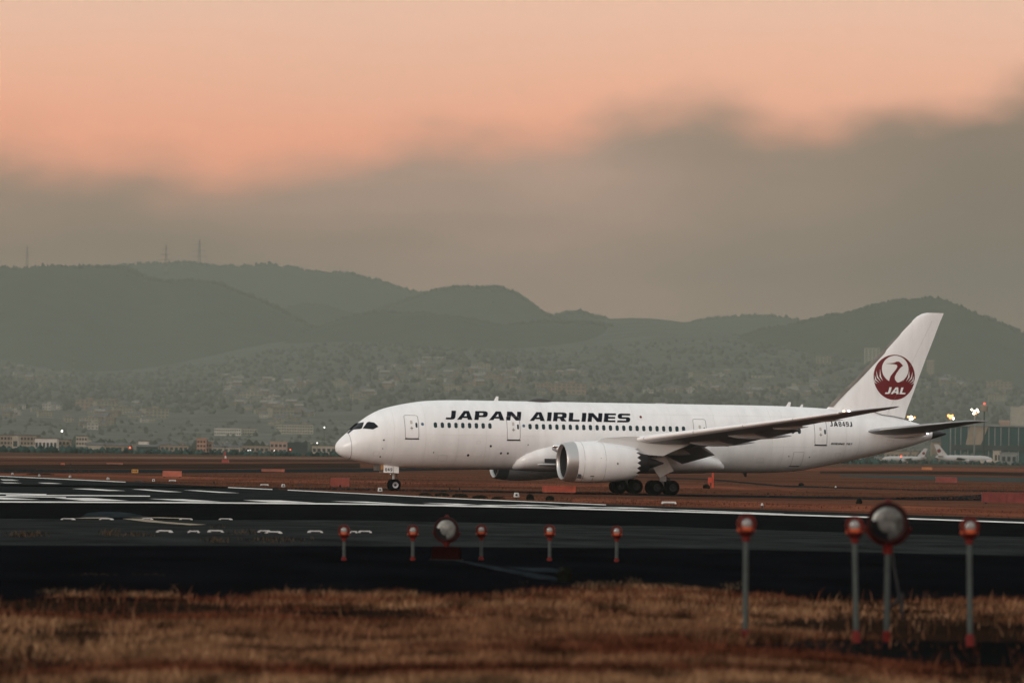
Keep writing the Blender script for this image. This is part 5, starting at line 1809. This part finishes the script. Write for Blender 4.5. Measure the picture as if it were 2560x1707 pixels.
small_jet(2338, 2482, 1158, 2600, "white jet with a red disc on its fin parked below the tail cone", False)
small_jet(2460, 2541, 1154, 2560, "white jet parked nose left at the right edge, only its pinkish fin clear", True, (.42, .35, .32))
small_jet(2205, 2316, 1150, 2640, "white jet parked below the airliner's tail, partly hidden", True)


# service vehicles by the parked jets
def truck(px, py, wpx, hpx, label, c):
    b = at(px, py)
    s = 1 / (FOC / b.y)
    w, h = wpx * s, hpx * s
    r_ = empty("service_truck", b)
    tag(r_, label, "truck", "service trucks at the far apron")
    MB().box((-.5 * w, 0, .3 * h), (.18 * w, 2.2, h)).build("cargo_body", c, r_)
    MB().box((.2 * w, .05, .3 * h), (.5 * w, 2.15, .78 * h), 0, .92).build("cab", c, r_)
    for x in (-.32, .32):
        for y in (.1, 2.0):
            MB().lathe([(-.12, .2 * h), (.12, .2 * h)], 'y', 10, (x * w, y, .2 * h)).build("wheel", TYRE, r_)


for px, py, w, h, l, c in ((2372, 1158, 22, 9, "dark service truck under the parked jet", WALLM['dark']), (2455, 1160, 26, 9, "pale service truck before the jet's nose", WALLM['pale']), (2420, 1159, 16, 7, "dark low tractor between the parked jets", WALLM['dark']),
                          (2520, 1157, 14, 7, "white van beside the grey service block", WALLM['white']), (2545, 1157, 12, 6, "white low van at the far right of the apron", WALLM['white']), (2275, 1154, 12, 8, "pinkish truck left of the parked jet", WALLM['pink']), (2240, 1153, 24, 7, "pale low truck below the airliner's tail", WALLM['pale'])):
    truck(px, py, w, h, l, c)

# floodlight masts with glowing lamps
FLW = mat("floodlight_white", (1, 1, 1), emit=(1.0, .86, .70), estr=8)
FLO = mat("floodlight_orange", (1, .5, .2), emit=(1.0, .34, .10), estr=4)


def flood(px, py, d, spots, label):
    p = at_y(px, py, d)
    s = d / FOC
    r_ = empty("floodlight_mast", (p.x, d, 0))
    tag(r_, label, "floodlight", "floodlight masts over the far apron")
    MB().tube([(0, 0, -1), (0, 0, p.z - 2.5 * s)], [.45, .22], 10).build("mast", WALLM['grey'], r_, True)
    MB().box((-8 * s, -.15, p.z - 3.2 * s), (8 * s, .15, p.z - 2.4 * s)).build("crossarm", WALLM['dark'], r_)
    for dx, dz, rr, w in spots:
        rr *= .75
        MB().lathe([(-.55, rr * s * .6), (-.5, rr * s), (.1, rr * s * .9), (.6, rr * s * .3)], 'y', 14, (dx * s, -.5, p.z - dz * s)).build("lamp", FLW if w else FLO, r_, True)


flood(2277, 1043, 2700, [(-7, -1, 3.6, 0), (0, 0, 5.2, 1), (-2, 4.6, 3.0, 1), (3.5, 3.6, 3.0, 1), (9, 0, 3.0, 0)], "floodlight mast with glowing lamps just right of the fin's foot")
flood(2377, 1041, 2750, [(-6, -2, 4.4, 0), (0, -1, 4.4, 0), (-2, 3.0, 3.6, 0), (6, 4.5, 3.8, 1), (4, -3, 2.6, 0)], "floodlight mast with orange lamps above the tailplane")
flood(2437, 1028, 2600, [(-8, -4, 3.2, 1), (5, -4, 3.2, 1), (-1, 0, 3.4, 1), (7.5, .6, 3.0, 1), (-3.5, 5.6, 3.0, 1), (2, 5.4, 2.8, 0)], "floodlight mast with six white lamps beside the round tower")

# round tower with a red beacon
d = 2650
p0, s = at_y(2461, 1012, d), d / FOC
r_ = empty("beacon_tower", (p0.x, d, 0))
tag(r_, "slim mast carrying a dark round tank with a red beacon", "tower")
MB().tube([(0, 0, -1), (0, 0, p0.z - 16 * s)], [.5, .3], 10).build("mast", WALLM['dark'], r_, True)
MB().lathe([(p0.z - 16 * s, 7.5 * s), (p0.z - 14 * s, 9 * s), (p0.z - 2 * s, 9 * s), (p0.z + 1 * s, 4 * s)], 'z', 20).build("tank", WALLM['tan'], r_, True, angle=40)
MB().lathe([(p0.z - 38 * s, 1.2 * s), (p0.z - 36 * s, 2.6 * s), (p0.z - 34 * s, 1.2 * s)], 'z', 12).build("platform", WALLM['dark'], r_)
MB().lathe([(p0.z + 1 * s, 2.2 * s), (p0.z + 3.5 * s, 2.6 * s), (p0.z + 6 * s, 1.2 * s)], 'z', 12).build("beacon", mat("beacon_red", (1, .1, .05), emit=(1, .12, .05), estr=1.6), r_, True)

# single far lamps
LAMPW = mat("street_lamp_glow", (1, 1, 1), emit=(1, .93, .85), estr=6)
LAMPR = mat("red_signal_glow", (1, .1, .05), emit=(1, .09, .03), estr=4)


def far_lamp(px, py, d, rr, m, label, zf=None):
    p = at_y(px, py, d)
    s = d / FOC
    g = zf(p.x, d) if zf else 0.0
    r_ = empty("lamp_post", (p.x, d, g))
    tag(r_, label, "lamp", "lamps far across the airfield")
    MB().tube([(0, 0, -1), (0, 0, max(.5, p.z - g))], [.12, .08], 8).build("post", WALLM['dark'], r_)
    MB().lathe([(p.z - g - rr * s, rr * s * .3), (p.z - g - rr * s * .5, rr * s * .9), (p.z - g + rr * s * .5, rr * s * .9), (p.z - g + rr * s, rr * s * .2)], 'z', 12).build("lamp_head", m, r_, True)


for px, py, d, rr, m, l in ((155, 1077, 2400, 3.6, LAMPW, "bright white lamp above the white topped block"), (325, 1119, 2300, 3.2, LAMPR, "red lamp among the trees at the left"), (281, 1125, 2250, 1.6, LAMPW, "dim white lamp left of the red one"),
                           (621, 1126, 2200, 2.2, LAMPW, "left of a close pair of white lamps by the trees"), (626, 1126, 2200, 2.2, LAMPW, "right of a close pair of white lamps by the trees"), (686, 1126, 2200, 1.3, LAMPW, "faint white lamp right of the close pair"), (726, 1124, 2250, 2.2, LAMPR, "dim red lamp left of the airliner's nose"),
                           (811, 1068, 2700, 2.4, LAMPW, "white lamp high just left of the cockpit"), (793, 1107, 2500, 2.0, LAMPW, "white lamp at the height of the nose tip"), (2253, 1140, 2500, 3.2, LAMPR, "orange red lamp below the tailplane root"),
                           (187, 1132, 2050, 1.6, LAMPW, "pale low lamp in the dark trees at the left")):
    far_lamp(px, py, d, rr * .62, m, l)
far_lamp(1041, 877, 7200 * FAR, 1.0, LAMPW, "tiny white lamp alone on the dark hill above the roof", town_z)
far_lamp(1492, 944, 6600 * FAR, 1.2, LAMPW, "tiny warm lamp at the end of the viaduct on the slope", town_z)


# ------------------------------------------------------------------ lattice pylons
def pylon(px, pytop, pybase, d, label, cols, arms=3):
    d = d * FAR
    t, b = at_y(px, pytop, d), at_y(px, pybase, d)
    h = t.z - b.z
    r_ = empty("transmission_pylon", (b.x, d, b.z))
    tag(r_, label, "pylon", "pylons on the hills")
    w0, w1 = h * .115, h * .020
    nseg = 9
    lv = lambda i: ((w0 + (w1 - w0) * (i / nseg) ** .75), h * i / nseg)
    for k in range(nseg):
        (wa, za), (wb, zb_) = lv(k), lv(k + 1)
        m = MB()
        cs = [(-1, -1), (1, -1), (1, 1), (-1, 1)]
        for i in range(4):
            x, y = cs[i]; x2, y2 = cs[(i + 1) % 4]
            m.tube([(x * wa / 2, y * wa / 2, za), (x * wb / 2, y * wb / 2, zb_)], h * .0045, 4)
            m.tube([(x * wa / 2, y * wa / 2, za), (x2 * wb / 2, y2 * wb / 2, zb_)], h * .0028, 4)
            m.tube([(x2 * wa / 2, y2 * wa / 2, za), (x * wb / 2, y * wb / 2, zb_)], h * .0028, 4)
        m.build("lattice_section", cols[k % len(cols)], r_)
    for i in range(arms):
        z = h * (.62 + .13 * i)
        w = h * (.16 - .02 * i)
        MB().tube([(-w, 0, z), (0, 0, z + h * .02), (w, 0, z)], h * .006, 4).build("crossarm", cols[0], r_)


PG = mat("pylon_steel", (.16, .16, .16), .6, metal=.3)
PR = mat("pylon_red", (.13, .045, .035), .8)  # red muted in the colour to mimic distance haze
PW = mat("pylon_white", (.22, .21, .20), .8)  # white greyed in the colour for the same haze
pylon(67, 612, 686, 9100, "grey pylon on the ridge at the far left", [PG])
pylon(414, 612, 712, 8900, "red and white pylon on the ridge, left of two close ones", [PR, PW])
pylon(497, 598, 716, 9300, "tall grey pylon on the ridge, right of two close ones", [PG])
pylon(183, 884, 948, 6500, "red and white pylon low on the left slope", [PR, PW])

# ------------------------------------------------------------------ houses of the town on the slope
def house_mesh(k, w, d, h, rh, kind):
    m = MB()
    m.box((-w / 2, -d / 2, -3), (w / 2, d / 2, h), 0)
    if kind == 'gable':
        v = [(-w / 2 - .5, -d / 2 - .6, h), (w / 2 + .5, -d / 2 - .6, h), (w / 2 + .5, d / 2 + .6, h), (-w / 2 - .5, d / 2 + .6, h), (-w / 2 - .5, 0, h + rh), (w / 2 + .5, 0, h + rh)]
        m.add(v, [(0, 1, 5, 4), (2, 3, 4, 5), (0, 4, 3), (1, 2, 5), (0, 3, 2, 1)], 1)
    elif kind == 'hip':
        v = [(-w / 2 - .5, -d / 2 - .5, h), (w / 2 + .5, -d / 2 - .5, h), (w / 2 + .5, d / 2 + .5, h), (-w / 2 - .5, d / 2 + .5, h), (-w * .18, 0, h + rh), (w * .18, 0, h + rh)]
        m.add(v, [(0, 1, 5, 4), (2, 3, 4, 5), (0, 4, 3), (1, 2, 5), (0, 3, 2, 1)], 1)
    else:
        m.box((-w / 2 - .2, -d / 2 - .2, h), (w / 2 + .2, d / 2 + .2, h + .7), 1)
        m.box((-w * .12, -d * .15, h + .7), (w * .12, d * .15, h + 2.6), 0)
    nc, nr = (3, 2) if w < 18 else (6, 3)
    for i in range(nc):
        for j in range(nr):
            x, z = -w / 2 + w * (i + .5) / nc, h * (j + .55) / nr
            m.box((x - w / nc * .26, -d / 2 - .12, z - h / nr * .22), (x + w / nc * .26, -d / 2 - .02, z + h / nr * .22), 2)
    return m


HM = []
HWALL = {k: mat("house_wall_" + k, tuple(v * .72 for v in WALLC[k]), rough=.9, spec=0, var=.2, vscale=.15) for k in ('white', 'pale', 'pink', 'tan')}
HWIN = mat("house_window", (.07, .075, .07), rough=.5, spec=.2)
rc = [mat("tile_roof_grey", (.10, .10, .10), .9), mat("tile_roof_brown", (.12, .075, .055), .9), mat("tile_roof_pale", (.24, .22, .20), .9)]
for i, (w, d_, h, rh, kd, wc) in enumerate(((11, 9, 6, 2.6, 'gable', 'white'), (9, 9, 6, 2.4, 'hip', 'pale'), (13, 9, 6.5, 2.6, 'gable', 'pink'), (10, 8, 6, 2.2, 'hip', 'tan'), (26, 11, 10, 0, 'flat', 'pale'), (12, 9, 7, 0, 'flat', 'white'), (34, 12, 13, 0, 'flat', 'pink'), (10, 8, 5.6, 2.4, 'gable', 'tan'))):
    o = house_mesh(i, w, d_, h, rh, kd).build("house", [HWALL[wc], rc[i % 3], HWIN])
    HM.append((o.data, kd))
    bpy.data.objects.remove(o)
CL = [  # centre and reach in the photograph (2352 wide), number, wording
    (40, 862, 60, 14, 18, "on the far left slope below the ridge"), (110, 868, 35, 22, 10, "on the far left slope under the low pylon"), (60, 945, 70, 14, 12, "on the low slope at the far left edge"),
    (250, 945, 62, 15, 24, "in the cluster left of the dark wooded spur"), (330, 958, 50, 12, 12, "in the cluster just below the left hill"), (215, 975, 60, 12, 12, "on the flat below the left cluster"),
    (545, 915, 40, 26, 22, "on the left of the big town cluster"), (610, 915, 45, 36, 32, "in the middle of the big town cluster left of the nose"), (660, 955, 55, 22, 24, "low in the big town cluster above the long pale block"), (540, 875, 50, 10, 10, "on the terraces above the big town cluster"), (690, 890, 40, 22, 12, "on the right of the big town cluster"),
    (905, 868, 40, 24, 20, "above the cockpit roof"), (970, 848, 40, 22, 18, "high on the slope above the forward roof"), (1010, 880, 60, 22, 24, "just above the forward roof"), (1100, 868, 60, 26, 26, "above the first letters of the title"), (1175, 872, 40, 24, 16, "above the dome on the roof"),
    (1290, 862, 55, 4, 12, "along the viaduct line on the slope"), (1260, 895, 70, 12, 12, "just above the dome on the roof"), (1420, 892, 60, 14, 14, "above the middle of the roof"), (1540, 905, 60, 14, 12, "above the roof near the last letters"),
    (1640, 880, 40, 22, 16, "on the slope above the wing"), (1730, 900, 60, 18, 22, "above the aft roof"), (1830, 905, 50, 14, 14, "just left of the fin"), (1880, 880, 40, 16, 10, "under the tall hill left of the fin"),
    (2180, 880, 60, 26, 14, "right of the fin below the tall hill"), (2290, 900, 50, 22, 10, "on the right slope at the picture's edge"), (1850, 800, 60, 5, 6, "high on the tall hill left of the fin"), (820, 905, 60, 20, 14, "above the nose in the thin haze")]
KW = ("white gabled house", "pale hip roofed house", "pinkish gabled house", "tan hip roofed house", "long pale apartment block", "white flat roofed house", "large pinkish apartment block", "tan gabled house")
singles, extra = 0, []
total = sum(c[4] for c in CL)
for cx, cy, rx, ry, n, word in CL:
    keep_n = max(3, round(n * 290 / total))
    for q in range(int(n * 1.5)):
        px, py = np.clip(random.gauss(0, .5), -1, 1) * rx + cx, np.clip(random.gauss(0, .55), -1, 1) * ry + cy
        p = at_town(px * U, py * U)
        if p is None:
            continue
        i = random.choices(range(8), [3, 3, 3, 3, .6, 1.5, .3, 3])[0]
        k, a_ = random.uniform(.9, 1.45), random.uniform(-.6, .6)
        if q >= keep_n:
            extra.append((i, p, k * .85, a_))
            continue
        o = bpy.data.objects.new("house", HM[i][0])
        COL.objects.link(o)
        o.location = p
        o.rotation_euler = (0, 0, a_)
        o.scale = (k, k, k)
        tag(o, KW[i] + " " + word, "house", "houses " + word)
# the rest of the town, past counting
for _ in range(420):
    y = random.uniform(2750, 5900) ** 1.0
    px = random.choice([random.uniform(-60, 860), random.uniform(-60, 860), random.uniform(860, 2620)])
    q = at_y(px, 1121, y)
    i = random.choices(range(8), [2, 2, 2, 2, 1.6, 2, 1.0, 2])[0]
    extra.append((i, Vector((q.x, y, town_z(q.x, y))), random.uniform(.55, .95) * min(1, (y / 5900) ** .5) * (.5 if i in (4, 6) else .8), random.uniform(-.3, .3)))
TV, TF, TM, off = [], [], [], 0
for i, p, k, a_ in extra:
    me = HM[i][0]
    M = Matrix.Translation(p) @ Matrix.Rotation(a_, 4, 'Z') @ Matrix.Scale(k, 4)
    TV += [tuple(M @ v.co) for v in me.vertices]
    for f in me.polygons:
        TF.append(tuple(j + off for j in f.vertices))
        TM.append([0, 1, 2, 3][f.material_index])
    off += len(me.vertices)
tag(link("town_houses", raw_mesh("town_houses", TV, TF, [HWALL['pale'], rc[0], HWIN], False, TM)), "mass of small far houses filling the hillside town", None, None, "stuff")

# viaduct on the slope
vd = empty("viaduct", at_y(1395, 940, 6700 * FAR))
tag(vd, "long pale road viaduct on piers above the roof", "bridge")
p0, p1 = at_y(1270, 932, 6700 * FAR), at_y(1490, 944, 6700 * FAR)
o0 = vd.location
MB().box((p0.x - o0.x, -5, p0.z - o0.z - 2), (p1.x - o0.x, 5, p0.z - o0.z)).build("deck", WALLM['white'], vd)
for i in range(14):
    x = p0.x + (p1.x - p0.x) * (i + .5) / 14 - o0.x
    MB().box((x - 1.2, -4, p0.z - o0.z - 30), (x + 1.2, 4, p0.z - o0.z - 2)).build("pier", WALLM['pale'], vd)

# ------------------------------------------------------------------ haze
hz_me = MB().box((-7000, -320, -60), (7000, 28500, 900))
haze_m = bpy.data.materials.new("haze_air")
haze_m.use_nodes = True
hn, hl = haze_m.node_tree.nodes, haze_m.node_tree.links
hn.clear()
ho = hn.new('ShaderNodeOutputMaterial')
hv = hn.new('ShaderNodeVolumePrincipled')
hv.inputs['Color'].default_value = (.38, .417, .363, 1)
hv.inputs['Density'].default_value = 7.5e-5
hv.inputs['Anisotropy'].default_value = 0.1
hl.new(hv.outputs[0], ho.inputs['Volume'])
haze = hz_me.build("haze", haze_m)
tag(haze, "thin grey green haze over the airfield and hills", None, None, "stuff")
